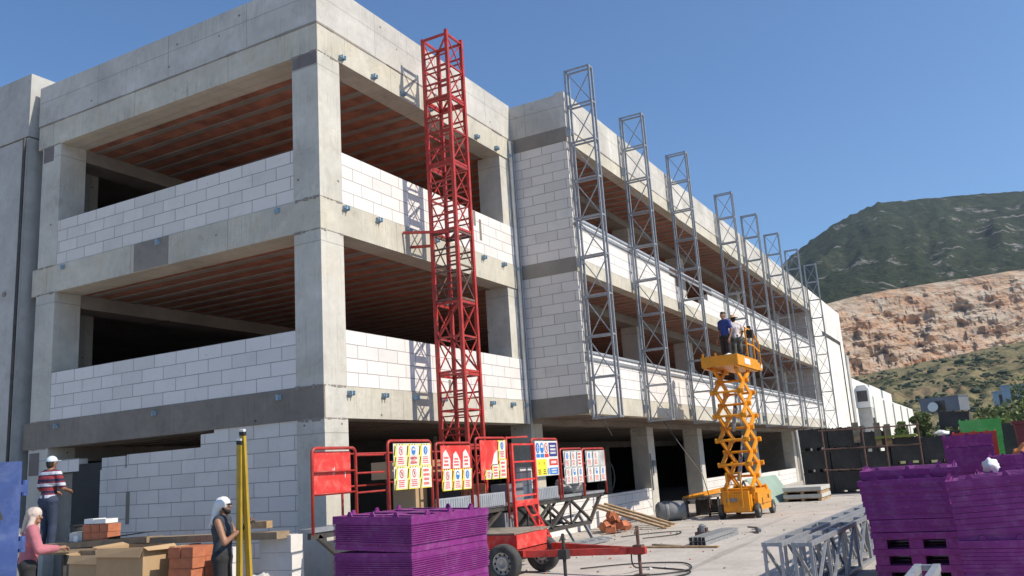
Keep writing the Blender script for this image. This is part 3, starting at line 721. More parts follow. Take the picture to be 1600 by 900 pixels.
def guard(x0, x1, zt, sign, zb=1.05):
    g = MB(); n = 7; r = .07; Y = -2.05
    pts = [L(x0, Y, zb), L(x0, Y, zt - r)]
    pts += [L(x0 + r - r * math.cos(a), Y, zt - r + r * math.sin(a)) for a in [math.pi / 2 * i / 4 for i in range(1, 5)]]
    pts += [L(x1 - r + r * math.sin(a), Y, zt - r + r * math.cos(a)) for a in [math.pi / 2 * i / 4 for i in range(0, 5)]]
    pts += [L(x1, Y, zb)]
    g.tube(pts, .022, 7)
    for z in (zt - .3, zt - .58):
        g.tube([L(x0, Y, z), L(x1, Y, z - .0)], .013, 6)
    o = g.build('guard_panel', m_red, MC, smooth=True)
    s = MB(); xa, xb = x0 + .1 - 3.02, x1 - .05 - 3.02; Y = -2.08 + .8
    za, zc = zt - .7, zt - .04
    if sign == 'red':
        s.m = 3; s.box(xa - .04, xb - .02, Y + .06, Y + .068, zt - .6, zt - .04)
        s.m = 0
        for k in range(3):
            cx = srnd.uniform(xa + .1, xb - .1); cz = srnd.uniform(zt - .55, zt - .1); s.add([(cx, Y + .058, cz - .06), (cx + .012, Y + .058, cz - .02), (cx + .006, Y + .058, cz + .05), (cx - .006, Y + .058, cz + .02)], [(0, 1, 2, 3)])
        o2 = s.build('blank_sign', m_stk, o, fix=False); o2['label'] = 'scratched blank red sheet'; return o
    s.m = 3 if sign in ('torn', 'halfred') else (5 if sign == 'worn' else 0)
    s.box(xa, xb, Y + .002, Y + .01, za, zc)
    wd = (xb - xa); cw_ = wd / 3; hh = (zc - za) / 2
    if sign in ('full', 'faded', 'worn'):
        kinds = ['x', 'h', 'm', 'x', 'x', 'text'] if sign == 'full' else ['m', 'x', 'text', 'x', 'h', 'm']
        for i in range(3):
            for j in range(2):
                if sign == 'worn' and i == 2 and j == 0: continue
                sticker(s, xa + i * cw_, zc - (j + 1) * hh, cw_ * .93, hh * .97, kinds[j * 3 + i], Y, sign != 'full')
    elif sign == 'torn':
        for i in range(3): sticker(s, xa + i * cw_, za - .04, cw_ * .93, hh, 'xhm'[i], Y)
        for i in range(3):
            s.m = 0; a = xa + i * cw_ + .04; b = a + cw_ * .75; t = zc - srnd.uniform(.1, .16)
            s.add([(a, Y, za + hh - .03), (b, Y, za + hh - .03), (b + .01, Y, t - .1), (b - .04, Y, t - .03), ((a + b) / 2, Y, t + .05), (a + .03, Y, t)], [(0, 1, 2, 3, 4, 5)])
            rows(s, (a + b) / 2, za + hh, t - .05, Y - .0012, cw_ * .5, 3, 3)
    elif sign == 'halfred':
        sticker(s, xb - cw_, za, cw_ * .93, hh, 'text', Y); sticker(s, xb - cw_, za + hh, cw_ * .93, hh, 'm', Y)
        sticker(s, xb - 2 * cw_ + .03, za, cw_ * .9, hh * .75, 'text', Y); 
        s.m = 0; s.add([(xb - 1.75 * cw_, Y, za + hh * .7), (xb - cw_ - .01, Y, za + hh * .7), (xb - cw_ - .01, Y, za + hh * 1.5), (xb - 1.4 * cw_, Y, za + hh * 1.3)], [(0, 1, 2, 3)])
        sticker(s, xb - 2.9 * cw_ + .07, za, cw_ * .8, hh * .5, 'text', Y)
    elif sign == 'board':
        def rc(a, b, c, d, mi, k=1): s.m = mi; s.add([(xa + a * wd, Y - .0012 * k, za + c * (zc - za)), (xa + b * wd, Y - .0012 * k, za + c * (zc - za)), (xa + b * wd, Y - .0012 * k, za + d * (zc - za)), (xa + a * wd, Y - .0012 * k, za + d * (zc - za))], [(0, 1, 2, 3)])
        ring(s, xa + .1 * wd, za + .8 * (zc - za), Y, .1, 4, 4, 'man'); ring(s, xa + .29 * wd, za + .8 * (zc - za), Y, .1, 4, 4, 'helmet'); ring(s, xa + .48 * wd, za + .8 * (zc - za), Y, .1, 3, 0, 'x')
        rc(.03, .18, .53, .63, 4); rc(.21, .37, .53, .63, 4); rc(.4, .57, .53, .63, 3); rc(.6, .97, .55, .95, 6)
        rc(.02, .46, .02, .48, 1); rc(.59, .97, .29, .47, 3); rc(.59, .97, .03, .22, 4)
        ring(s, xa + .13 * wd, za + .36 * (zc - za), Y - .002, .05, 1, 1, 'x'); ring(s, xa + .35 * wd, za + .36 * (zc - za), Y - .002, .05, 1, 1, 'x'); ring(s, xa + .52 * wd, za + .13 * (zc - za), Y, .06, 4, 4, 'man')
        rows(s, xa + .78 * wd, za + .6 * (zc - za), za + .9 * (zc - za), Y - .0024, .25, 3, 0); rows(s, xa + .78 * wd, za + .31 * (zc - za), za + .45 * (zc - za), Y - .0024, .28, 1, 0)
        rows(s, xa + .78 * wd, za + .05 * (zc - za), za + .2 * (zc - za), Y - .0024, .28, 2, 0); rows(s, xa + .13 * wd, za + .04 * (zc - za), za + .2 * (zc - za), Y - .0024, .14, 3, 2); rows(s, xa + .35 * wd, za + .04 * (zc - za), za + .2 * (zc - za), Y - .0024, .14, 3, 2)
    o2 = s.build('safety_sign', m_stk, o, fix=False)
    o2['label'] = {'full': 'board of six yellow-edged safety notices', 'torn': 'red board with torn safety notices', 'halfred': 'red board with notices left on its right side', 'board': 'white safety board with blue, yellow and red fields', 'faded': 'board of six faded safety notices', 'worn': 'grey worn-out notice board'}[sign]
    if sign == 'full':
        text_mesh('lettering', 'BARETİNİ', .038, m_redb, o, (xa + 1.5 * cw_ + .02, Y - .006, zc - hh * .66), cw_ * .6)
        text_mesh('lettering', 'KULLAN', .045, m_redb, o, (xa + 1.5 * cw_ + .015, Y - .006, zc - hh * .86), cw_ * .6)
    return o
guard(-2.64, -1.77, 2.12, 'red'); guard(-1.04, .06, 2.21, 'full'); guard(.19, 1.23, 2.17, 'torn'); guard(1.4, 2.43, 2.25, 'halfred', .85)
guard(3.44, 4.55, 2.23, 'board'); guard(4.66, 5.7, 2.03, 'faded'); guard(5.74, 6.92, 2.02, 'worn')
rl = MB()
for z in (2.02, 1.78, 1.52): rl.tube([L(-1.74, -2.04, z), L(-1.07, -2.0, z + .0)], .014, 6)
for x in (-1.0, .1, 1.3): rl.tube([L(x, -1.17, DZ), L(x, -1.17, 2.1)], .02, 6)
for z in (1.6, 2.08): rl.tube([L(-1.0, -1.17, z), L(2.3, -1.17, z)], .015, 6)
rl.build('guard_rail', m_red, MC)
# entrance cage with ladder
cg = MB()
for x in (2.52, 3.38):
    cg.bar(L(x, -2.12, .6), L(x, -2.12, 2.15), .055)
for z in (2.13, 1.82, 1.5, 1.22): cg.bar(L(2.52, -2.12, z), L(3.38, -2.12, z), .03)
cg.bar(L(2.52, -2.12, DZ - .03), L(3.38, -2.12, DZ - .03), .06, .1); cg.bar(L(2.52, -2.12, .62), L(3.38, -2.12, .62), .06, .07)
cg.bar(L(3.1, -1.7, DZ), L(3.1, -1.7, 2.3), .03); cg.bar(L(3.1, -1.7, 2.28), L(3.4, -2.0, 2.28), .03)
cg.build('entrance_cage', m_redb, MC)
la = MB(); la.bar(L(2.62, -2.25, 1.1), L(2.85, -2.5, .45), .035); la.bar(L(2.98, -2.2, 1.1), L(3.2, -2.45, .45), .035)
for i in range(4): t = i / 3.4 + .06; la.bar(L(2.62 + .23 * t, -2.25 - .25 * t, 1.1 - .65 * t), L(2.98 + .22 * t, -2.2 - .25 * t, 1.1 - .65 * t), .03)
la.build('ladder', m_redb, MC)
# trailer
ch = MB()
for x in (.95, 2.1): lb(ch, x - .05, x + .05, -3.1, -.5, .36, .46)
lb(ch, .9, 3.5, -1.15, -.45, .46, .6); lb(ch, .95, 2.15, -2.95, -2.85, .37, .45)
lb(ch, 2.6, 3.45, -1.1, -.5, .6, .78)
ch.build('chassis', m_red, MC)
lb(MB(), 1.0, 2.05, -2.95, -1.6, .47, .68).build('drive_box', m_redb, MC)
lb(MB(), 1.02, 2.3, -2.9, -1.5, .69, .715).build('box_cover', m_wood2, MC)
db = MB(); db.bar(L(1.0, -3.05, .4), L(1.52, -4.55, .37), .07, .1); db.bar(L(2.05, -3.05, .42), L(1.6, -4.6, .37), .07, .1); db.bar(L(1.56, -4.45, .37), L(1.56, -4.85, .37), .09, .1)
db.build('drawbar', m_red, MC)
for x, y, zt in ((1.1, -3.7, .68), (1.6, -4.72, .72)):
    j = MB(); j.tube([L(x, y, .02), L(x, y, zt)], .028, 8); lb(j, x - .07, x + .07, y - .07, y + .07, .31, .45)
    lb(j, x - .1, x + .1, y - .1, y + .1, 0, .02); j.bar(L(x, y, zt), L(x - .12, y, zt - .1), .02)
    j.build('jack_leg', m_dsteel if y > -4 else m_rust, MC)
for x in (.78, 2.12):
    t = MB().lathe([(.17, -.085), (.25, -.09), (.285, -.06), (.29, 0), (.285, .06), (.25, .09), (.17, .085), (.17, -.085)], L(x, -2.82, .29), 'x', 28)
    tt = t.build('wheel', m_tyre, MC, smooth=True)
    r_ = MB().lathe([(.0, -.03), (.06, -.035), (.07, -.07), (.1, -.07), (.12, -.03), (.17, -.05), (.175, -.08), (.175, .08), (.12, .05), (0, .05)], L(x, -2.82, .29), 'x', 24)
    for k in range(10):
        a = 2 * math.pi * k / 10; r_.m = 1; r_.ball(L(x - .037, -2.82 + .135 * math.cos(a), .29 + .135 * math.sin(a)), .012, .02, .02, 6, 4)
    r_.build('rim', [m_rim, m_blackm], tt)
lb(MB(), 2.35, 2.75, -2.0, -1.6, .47, .95).build('control_cabinet', m_bin, MC)

# things lying on the platform deck
def simple(name, label, cat, mb, mat, loc=(0, 0, 0), rz=0, group=None, smooth=False):
    o = mb.build(name, mat, smooth=smooth); o.location = loc; o.rotation_euler = (0, 0, rz); tag(o, label, cat, group); return o
def carton(label, loc, w_, d, h, rz=0, flaps=True, group=None, marks=False):
    t = thing('cardboard_box', label, 'box', loc, rz, group)
    b = MB(); s = .008
    b.box(0, w_, 0, s, 0, h); b.box(0, w_, d - s, d, 0, h); b.box(0, s, s, d - s, 0, h); b.box(w_ - s, w_, s, d - s, 0, h); b.box(s, w_ - s, s, d - s, .002, .01)
    b.build('body', m_card, t)
    if flaps:
        f = MB(); f.add([(0, 0, h), (w_, 0, h), (w_, -.08, h - .07), (0.01, -.09, h - .05)], [(0, 1, 2, 3)]); f.add([(0, d, h), (w_, d, h), (w_ - .02, d + .12, h + .04), (0, d + .1, h + .02)], [(0, 1, 2, 3)])
        f.add([(0, 0, h), (0, d, h), (-.05, d - .02, h - .12), (-.04, .03, h - .14)], [(0, 1, 2, 3)])
        o = f.build('flap', m_card, t); m = o.modifiers.new('s', 'SOLIDIFY'); m.thickness = .006
    else: MB().box(.002, w_ - .002, .002, d - .002, h - .012, h - .004).build('lid', m_card, t)
    if marks:
        k = MB(); k.m = 0; k.box(-.004, -.001, d * .45, d * .62, h * .5, h * .56); k.box(-.004, -.001, d * .5, d * .6, h * .3, h * .42); k.m = 1; k.box(-.005, -.001, d * .44, d * .54, h * .28, h * .36); k.m = 2; k.box(-.004, -.001, d * .3, d * .33, h * .36, h * .4); k.m = 0; k.box(-.004, -.001, d * .08, d * .13, h * .38, h * .45)
        k.build('sticker', [m_whitep, m_stk[1], m_redb], t)
    return t
carton('tall cardboard box standing on the platform deck behind the yellow-edged safety board', (.0, -1.75, DZ), .5, .4, .52, 0, False)
carton('flat cardboard box lying above the tall one behind the safety board', (-.4, -1.65, DZ + .55), 1.5, .4, .26, 0, False)
def brickpile(name, label, loc, nx, ny, nz, rz=0, mat=None, bs=(.2, .2, .135), cat='bricks', gap=.004, wob=.012, seed=1):
    t = thing(name, label, cat, loc, rz); rn = random.Random(seed)
    for k in range(nz):
        for i in range(nx):
            for j in range(ny):
                dx, dy = rn.uniform(-wob, wob), rn.uniform(-wob, wob)
                o = MB().box(0, bs[0] - gap, 0, bs[1] - gap, 0, bs[2] - gap).build('brick', mat, t); o.location = (i * bs[0] + dx, j * bs[1] + dy, k * bs[2]); o.rotation_euler = (0, 0, rn.uniform(-.04, .04))
    return t
m_tb = plain('terracotta', (.48, .16, .075), .85, 0, .16, 8, dirt=(.3, .16, .1), dirt_amt=.4)
brickpile('brick_stack', 'stack of orange hollow bricks on the platform deck below the half red sign', (1.6, -1.65, DZ), 5, 1, 3, 0, m_tb, (.15, .2, .12), seed=4)
def tub(label, loc, r, h, mat, sq=False):
    t = thing('mortar_tub', label, 'tub', loc)
    if sq:
        b = MB(); k = .012
        for a in ((-r, r, -r * .7, -r * .7 + k), (-r, r, r * .7 - k, r * .7), (-r, -r + k, -r * .7 + k, r * .7 - k), (r - k, r, -r * .7 + k, r * .7 - k)): b.box(*a, 0, h)
        b.box(-r + k, r - k, -r * .7 + k, r * .7 - k, 0, .02); b.build('body', mat, t)
        MB().box(-r + .02, r - .02, -r * .7 + .02, r * .7 - .02, h * .7, h * .75).build('mortar', m_inner, t)
    else:
        MB().lathe([(r * .8, 0), (r, h), (r - .01, h), (r * .78, .02), (0, .02)], (0, 0, 0), 'z', 20).build('body', mat, t, smooth=True)
        MB().lathe([(r * 1.0, h - .03), (r * 1.05, h - .02), (r * 1.05, h), (r, h)], (0, 0, 0), 'z', 20).build('rim', mat, t)
    return t
tub('grey rectangular mortar tub standing in the entrance cage of the platform', (2.95, -1.75, DZ), .27, .32, m_bin, True)
tub('dark rectangular tub on the platform deck behind the torn red notice board', (.75, -1.6, DZ), .4, .4, m_blackm, True)
def sack(label, loc, rx, ry, rz, mat, seed=1):
    from mathutils import noise as N
    b = MB().ball((0, 0, rz * .8), rx, ry, rz, 34, 22, 0)
    out = []
    for x, y, z in b.v:
        p = Vector((x / rx, y / ry, z / rz)); k = 1 + .28 * N.fractal(p * 1.3 + Vector((seed, 0, 0)), 1, 2, 3) + .1 * abs(N.noise(p * 5 + Vector((0, seed, 0))))
        out.append((x * k, y * k, max(0, z * k)))
    b.v = out; o = b.build('sack', mat, smooth=True); o.location = loc; tag(o, label, 'sack'); return o
sack('crumpled grey sack lying on the platform deck below the worn-out notice board', (6.0, -1.6, DZ), .5, .3, .16, m_slab, 3)
bp = thing('board_stack', 'two white boards standing on the platform deck behind the multicoloured safety board', 'boards', (3.95, -1.5, DZ))
for i in range(2): MB().box(i * .32, i * .32 + .25, 0, .08, 0, .6).build('board', m_aac, bp)

# ================================================================== scissor lift
SL = thing('scissor_lift', 'yellow scissor lift raised with two workers on its platform', 'scissor lift', (12.5, -3.9, 0))
LX, LY = 2.3, .98
b = MB().box(.12, LX - .1, .12, LY - .12, .16, .62); b.box(.3, LX - .3, .05, LY - .05, .5, .74); b.build('chassis', m_yel, SL)
b = MB(); b.box(.35, LX - .35, -.02, .1, .18, .66); b.box(.35, LX - .35, LY - .1, LY + .02, .18, .66)
b.m = 1; b.box(.8, .86, -.03, -.021, .3, .5); b.box(1.5, 1.62, -.03, -.021, .45, .55); b.box(.5, 1.9, -.026, -.021, .33, .34)
b.build('side_box', [m_yel, m_blackm], SL)
b = MB().box(.0, .115, .14, LY - .14, .2, .72); b.m = 1; b.box(-.004, -.0, .45, .75, .45, .55); b.build('end_panel', [m_yel, m_bin], SL)
for x in (.3, LX - .3):
    for y in (.0, LY):
        t = MB().lathe([(.1, -.06), (.17, -.065), (.19, -.05), (.19, .05), (.17, .065), (.1, .06), (.1, -.06)], (x, y, .19), 'y', 22).build('wheel', m_tyre, SL, smooth=True)
        MB().lathe([(0, -.05), (.05, -.05), (.1, -.03), (.1, .03), (0, .05)], (x, y, .19), 'y', 14).build('hub', m_rim, t)
b = MB()
for y in (.3, .68): b.bar((-.06, y, .3), (-.03, y, 1.22), .035)
b.bar((-.03, .3, 1.21), (-.03, .68, 1.21), .035)
for z in (.4, .65, .9): b.bar((-.05, .3, z), (-.05, .68, z), .025)
b.build('step_ladder', m_yel, SL)
NS, ZB0, ZB1 = 5, .76, 4.08
sh = (ZB1 - ZB0) / NS; xa, xb = .35, 1.72
for i in range(NS):
    z0, z1 = ZB0 + i * sh, ZB0 + (i + 1) * sh
    for y in (.13, LY - .13):
        b = MB(); b.bar((xa, y, z0), (xb, y, z1), .05, .14); b.build('scissor_arm', m_yel, SL)
        b = MB(); b.bar((xb, y + (.055 if y < .5 else -.055), z0), (xa, y + (.055 if y < .5 else -.055), z1), .05, .14); b.build('scissor_arm', m_yel, SL)
    for x, z in ((xa, z0), (xb, z0), ((xa + xb) / 2, (z0 + z1) / 2)):
        b = MB().lathe([(0, .02), (.07, .02), (.07, .1), (.035, .1), (.035, LY - .1), (.07, LY - .1), (.07, LY - .02), (0, LY - .02)], (x, 0, z), 'y', 10); b.build('pivot_pin', m_yel, SL)
for z0 in (1.0, 2.35):
    b = MB(); b.tube([(.6, LY / 2, z0), (1.15, LY / 2, z0 + .75)], .06, 10); b.tube([(1.15, LY / 2, z0 + .75), (1.5, LY / 2, z0 + 1.2)], .03, 8); b.build('hydraulic_cylinder', [m_galv], SL, smooth=True)
PZ = 4.2
b = MB().box(-.05, 2.35, .0, LY, PZ - .05, PZ); b.box(-.05, 2.35, .02, .1, PZ - .14, PZ - .05); b.box(-.05, 2.35, LY - .1, LY - .02, PZ - .14, PZ - .05); b.build('platform_floor', m_yel, SL)
b = MB().box(-.06, 2.35, -.02, .0, PZ - .1, PZ + .2); b.box(-.08, -.05, -.02, LY + .02, PZ - .1, PZ + .2); b.box(-.06, 2.35, LY, LY + .02, PZ - .1, PZ + .2)
b.m = 1; b.box(.7, 1.35, -.028, -.021, PZ - .02, PZ + .14); b.build('toe_plate', [m_yel, m_whitep], SL)
b = MB().box(2.36, 3.1, .06, LY - .06, PZ - .04, PZ); b.box(2.36, 3.12, .04, .06, PZ - .06, PZ + .16); b.box(3.1, 3.12, .06, LY - .06, PZ - .06, PZ + .16); b.m = 1; b.box(2.95, 3.125, .03, .038, PZ, PZ + .14); b.build('platform_extension', [m_yel, m_whitep], SL)
b = MB()
for x in (1.35, 2.2): b.bar((x, .02, PZ + .1), (x, .02, PZ + 1.1), .04)
for z in (PZ + 1.08, PZ + .62): b.bar((1.35, .02, z), (2.2, .02, z), .035)
b.bar((2.2, .02, PZ + 1.08), (2.9, .02, PZ + .8), .035); b.bar((2.2, .02, PZ + .62), (2.9, .02, PZ + .5), .035); b.bar((2.9, .02, PZ + .1), (2.9, .02, PZ + .8), .035)
b.bar((2.2, .02, PZ + 1.08), (2.2, .94, PZ + 1.08), .035); b.bar((2.2, .94, PZ + .1), (2.2, .94, PZ + 1.08), .035)
b.build('guard_rail', m_yel, SL)
b = MB().bar((0, LY - .02, PZ + .1), (0, LY - .02, PZ + .3), .04); b.bar((-.04, LY * .6, PZ + .1), (-.04, LY * .6, PZ + .28), .04); b.build('rail_socket', m_yel, SL)
b = MB().box(1.9, 2.15, -.05, .15, PZ + .85, PZ + 1.08); b.box(1.95, 2.05, .0, .1, PZ + 1.08, PZ + 1.2); b.build('control_box', m_blackm, SL)
MB().tube([(3.0, .1, PZ - .05), (3.8, .3, PZ - .9), (4.3, .8, PZ - 1.8)], .012, 5).build('cable', m_dsteel, SL)
simple('white_bag', 'small white bag on the near corner of the scissor lift platform', 'bag', MB().ball((0, 0, .12), .3, .16, .14, 14, 9, .1), m_whitep, (12.75, -3.62, 4.2), smooth=True)
simple('power_cable', 'thin cable hanging from the facade down to the scissor lift', 'cable', MB().tube([(12.4, -1.62, 2.8), (12.5, -2.0, 2.1), (12.4, -2.6, 1.2), (12.6, -2.72, .4)], .012, 5), m_dsteel)
# ================================================================== trusses lying on the ground
def lying_truss(label, loc, rz, length, wd=.19, h=.63):
    t = thing('lying_truss', label, 'steel truss', loc, rz, 'galvanised steel trusses lying on the ground')
    for y in (-wd / 2, wd / 2):
        for z in (.03, h): MB().box(0, length, y - .025, y + .025, z - .025, z + .025).build('chord', m_galv, t)
    n = max(2, round(length / .95)); st = length / n
    for i in range(n + 1):
        x = min(length - .025, max(.025, i * st)); r = MB()
        for y in (-wd / 2, wd / 2): r.box(x - .018, x + .018, y - .018, y + .018, .056, h - .026)
        for z in (.03, h): r.box(x - .025, x + .025, -wd / 2 + .026, wd / 2 - .026, z - .02, z + .02)
        r.build('rung_frame', m_galv, t)
        if i == n: break
        d = MB(); a, b = i * st + .04, (i + 1) * st - .04
        d.bar((a, -wd / 2, .05), (b, -wd / 2, h - .02), .03); d.bar((b, wd / 2, .05), (a, wd / 2, h - .02), .03)
        d.build('cross_brace', m_galv, t)
    return t
lying_truss('galvanised lattice truss lying on the ground, the one farther from the purple crates', (-.55, -7.21, 0), R(-2.5), 8.6)
lying_truss('galvanised lattice truss lying on the ground, the one nearer the purple crates', (-.6, -7.56, 0), R(-2.5), 8.3)
lying_truss('end of a galvanised truss sticking up in front of the dark purple crate stacks', (-6.4, -9.02, .1), R(-1.5), 2.7, .13, .66)

# ================================================================== folding plastic crates
def crate(name, label, loc, rz, w_, d, h, mat, ribs=8, pockets=False, open_top=False, nubs=True, group=None, tilt=(0, 0), cat='crate', lab2=None, rim=True, fine=False):
    """origin at one bottom corner; w_ along x, d along y"""
    t = thing(name, label, cat, loc, rz, group, tilt)
    b = MB(); th = .03
    base = .14 if pockets else .05
    if pockets:
        for (a0, a1) in ((0, .16), (.42 * d, .58 * d), (d - .16, d)): b.box(0, w_, a0, a1, 0, base - .03)
        b.box(.002, w_ - .002, .002, d - .002, base - .03, base)
    else: b.box(0, w_, 0, d, 0, base)
    if open_top:
        b.box(0, w_, 0, th, base, h); b.box(0, w_, d - th, d, base, h); b.box(0, th, th, d - th, base, h); b.box(w_ - th, w_, th, d - th, base, h)
    else: b.box(.004, w_ - .004, .004, d - .004, base, h - .03)
    b.build('body', mat, t)
    if ribs:
        r = MB(); rn = random.Random(int(abs(loc[0] * 31 + loc[1] * 17 + loc[2] * 7) * 10)); st = (h - base - .06) / ribs
        for k in range(ribs):
            z = base + .02 + k * st; hh = st * (.62 if fine else .9); e = rn.uniform(.006, .016) if fine else rn.uniform(.002, .009)
            for q in ((-e, .0, -e, d + e), (w_, w_ + e, -e, d + e)): r.box(q[0], q[1], q[2], q[3], z, z + hh)
            for q in ((.001, w_ - .001, -e, .0), (.001, w_ - .001, d, d + e)): r.box(q[0], q[1], q[2], q[3], z, z + hh)
        r.build('side_rib', mat, t)
    m = MB(); e = .018 if rim else .002
    m.box(-e, w_ + e, -e, 0 + th, h - .07, h); m.box(-e, w_ + e, d - th, d + e, h - .07, h); m.box(-e, th, th, d - th, h - .07, h); m.box(w_ - th, w_ + e, th, d - th, h - .07, h)
    if not open_top:
        l = MB().box(th + .01, w_ - th - .01, th + .01, d - th - .01, h - .028, h - .012)
        for i in range(3): l.box(.12 + i * (w_ - .2) / 3, .12 + i * (w_ - .2) / 3 + .12, .1, d - .1, h - .012, h + .006)
        l.box(.1, w_ - .1, d / 2 - .06, d / 2 + .06, h - .0115, h + .003)
        l.build('lid', mat, t)
    if nubs:
        nb_ = m
        for x, y, ax in ((.25, 0, 0), (w_ * .5, 0, 0), (w_ - .25, 0, 0), (.25, d, 0), (w_ * .5, d, 0), (w_ - .25, d, 0), (0, .2, 1), (0, d * .5, 1), (0, d - .2, 1), (w_, .2, 1), (w_, d * .5, 1)):
            a = .035; 
            if ax: nb_.prism([(y - a, h + .001), (y + a, h + .001), (y + a * .4, h + .045), (y - a * .4, h + .045)], 'x', x - .015 if x else 0, x + .015 if not x else x)
            else: nb_.prism([(x - a, h + .001), (x + a, h + .001), (x + a * .4, h + .045), (x - a * .4, h + .045)], 'y', y if not y else y - .02, y + .02 if not y else y)
    m.build('rim', mat, t)
    return t
ordn = ['topmost', 'second from the top', 'third from the top', 'fourth from the top', 'lowest']
# front stack
hs = [.33, .33, .33, .33]; z = 0
for k, h in enumerate(hs):
    o = 3 - k
    crate('folded_crate', ['bright purple folded crate, topmost of the sunlit stack in front of the trailer', 'bright purple folded crate just under the topmost one of the sunlit stack',
          'third bright purple folded crate from the top of the sunlit stack', 'lowest bright purple folded crate of the sunlit stack'][o],
          (-4.3 + random.uniform(-.008, .008), -4.72 + random.uniform(-.008, .008), z), R(-6), 1.2, 1.02, h - .004, m_purp, 11, nubs=(k == 3), rim=(k == 3), fine=True, group='folded purple crates in the sunlit stack', tilt=(R(1.6) if k == 3 else 0, 0))
    z += h
# right near stack (its side towards the camera is in shade)
gz = 'purple crates of the shaded stack with fork slots'
for k in range(3):
    crate('purple_crate', ['lowest shallow purple crate with fork slots under the shaded stack', 'middle shallow purple crate with fork slots in the shaded stack', 'upper shallow purple crate with fork slots in the shaded stack'][k],
          (1.02 - k * .015, -9.14, k * .2), 0, 1.2, 1.0, .196, m_purp, 0, pockets=True, nubs=False, group=gz)
for k, (h, lbl) in enumerate(((.15, 'thin folded purple crate directly on the shallow crates with fork slots'), (.16, 'thin folded purple crate in the middle of the shaded stack'), (.17, 'thin folded purple crate just under the rimmed one of the shaded stack'))):
    crate('folded_crate', lbl, (.99 - k * .012, -9.15 + .025 * k, .605 + k * .158), R(.8 - k * .9), 1.2, 1.02, h, m_purp, 2, nubs=False, rim=False, group=gz)
crate('purple_crate', 'purple crate with rim and latches near the top of the shaded stack', (.95, -9.09, 1.085), R(-.6), 1.2, 1.02, .165, m_purp, 1, group=gz)
crate('purple_crate', 'purple crate with sunlit lid on top of the shaded stack beside the lying trusses', (1.12, -9.22, 1.255), R(2), 1.2, 1.12, .11, m_purp, 0, group=gz, tilt=(0, R(-1)))
# stack at the right edge
ge = 'purple crates of the stack at the right edge'
for k, (z0, h, nr) in enumerate(((0, .36, 8), (.365, .36, 7), (.75, .6, 9))):
    crate('purple_crate', ['lowest purple crate of the stack at the right edge of the photo', 'middle purple crate of the stack at the right edge of the photo', 'tall purple crate on top of the stack at the right edge of the photo'][k],
          (-1.45 + .02 * k, -10.28, z0), R(1.0), 1.2, 1.04, h, m_purp, nr, group=ge, tilt=(R(-3) if k == 2 else 0, 0))
crate('purple_crate', 'low purple crate cut by the bottom edge beside the lying trusses', (-2.62, -8.38, 0), R(4), 1.1, .62, .36, m_purp, 7)
# stacks behind
def stack(x, y, w_, d, top, n, mat, labs, group, tilt=(0, 0), rz=0, **k):
    h = top / n
    for i in range(n):
        crate(k.get('nm', 'purple_crate'), labs[i], (x + random.uniform(-.02, .02), y + random.uniform(-.02, .02), i * h), rz, w_, d, h - .006, mat, 3, nubs=(i == n - 1), open_top=k.get('open_top', False) and i == n - 1, pockets=k.get('pockets', False), group=group, tilt=tilt if i == n - 1 else (0, 0))
def labs(n, what):
    return [f'{ {0: "topmost", 1: "second from the top"}.get(n - 1 - i, "third from the top" if n - 1 - i == 2 and n > 3 else "lowest" if i == 0 else "third from the top")} {what}' for i in range(n)]
stack(3.0, -10.5, 1.1, 1.1, 1.2, 2, m_purp, labs(2, 'purple crate under the white sack behind the shaded stacks'), 'purple crates under the white sack')
stack(6.0, -10.62, 1.2, 1.04, 1.38, 3, m_purp, labs(3, 'purple crate of the stack before the orange tarpaulin'), 'purple crates before the tarpaulin')
stack(9.0, -9.68, 1.2, .86, 1.54, 3, m_purp, labs(3, 'purple crate of the stack with the open sunlit rim'), 'purple crates with the open rim', open_top=True)
stack(12.0, -9.69, 1.2, 1.03, 1.79, 4, m_purp, labs(4, 'purple crate of the tall stack left of the red crate'), 'purple crates of the tall rear stack')
stack(14.2, -9.8, 1.2, 1.0, 1.86, 2, m_redp, labs(2, 'red crate between the purple and green stacks'), 'red crates', nm='red_crate')
stack(17.2, -9.95, 1.3, 1.05, 2.22, 4, m_green, labs(4, 'green crate in the bright green stack'), 'bright green crates', nm='green_crate')
stack(20.2, -10.5, 1.2, 1.0, 2.1, 2, m_bk, labs(2, 'black crate right of the bright green stack'), 'black crates right of the green stack', nm='black_crate')
stack(25.6, -9.02, 1.2, 1.02, 2.72, 4, m_bk, labs(4, 'black crate in the leaning stack above the purple ones'), 'black crates in the leaning stack', tilt=(R(4), 0), nm='black_crate', pockets=True)
# the wall of black crates by the far corner
cols = [(-4.15, 3, 2.45, 'nearest the building corner'), (-5.22, 3, 2.42, 'behind the first bay of the tube fence'), (-6.3, 3, 2.2, 'behind the second bay of the tube fence'), (-7.38, 2, 1.9, 'behind the last bay of the tube fence'), (-8.46, 2, 1.85, 'right of the tube fence')]
for y, n, top, lb_ in cols:
    stack(24.0 + random.uniform(-.1, .1), y, 1.2, 1.03, top, n, m_bk, labs(n, 'black crate ' + lb_), 'black crates in the wall by the far corner', nm='black_crate', pockets=True)
stack(27.5, -5.0, 1.2, 1.03, 2.5, 3, m_bk, labs(3, 'black crate in the rear column behind the tube fence'), 'rear black crates', nm='black_crate')
simple('yellow_lid', 'dull yellow-green lid lying on the black crates behind the tube fence', 'lid', MB().box(0, .9, 0, 1.4, 0, .07).box(.05, .85, .05, 1.35, .07, .09), plain('olive_plastic', (.25, .27, .05), .6), (23.5, -7.3, 1.92))
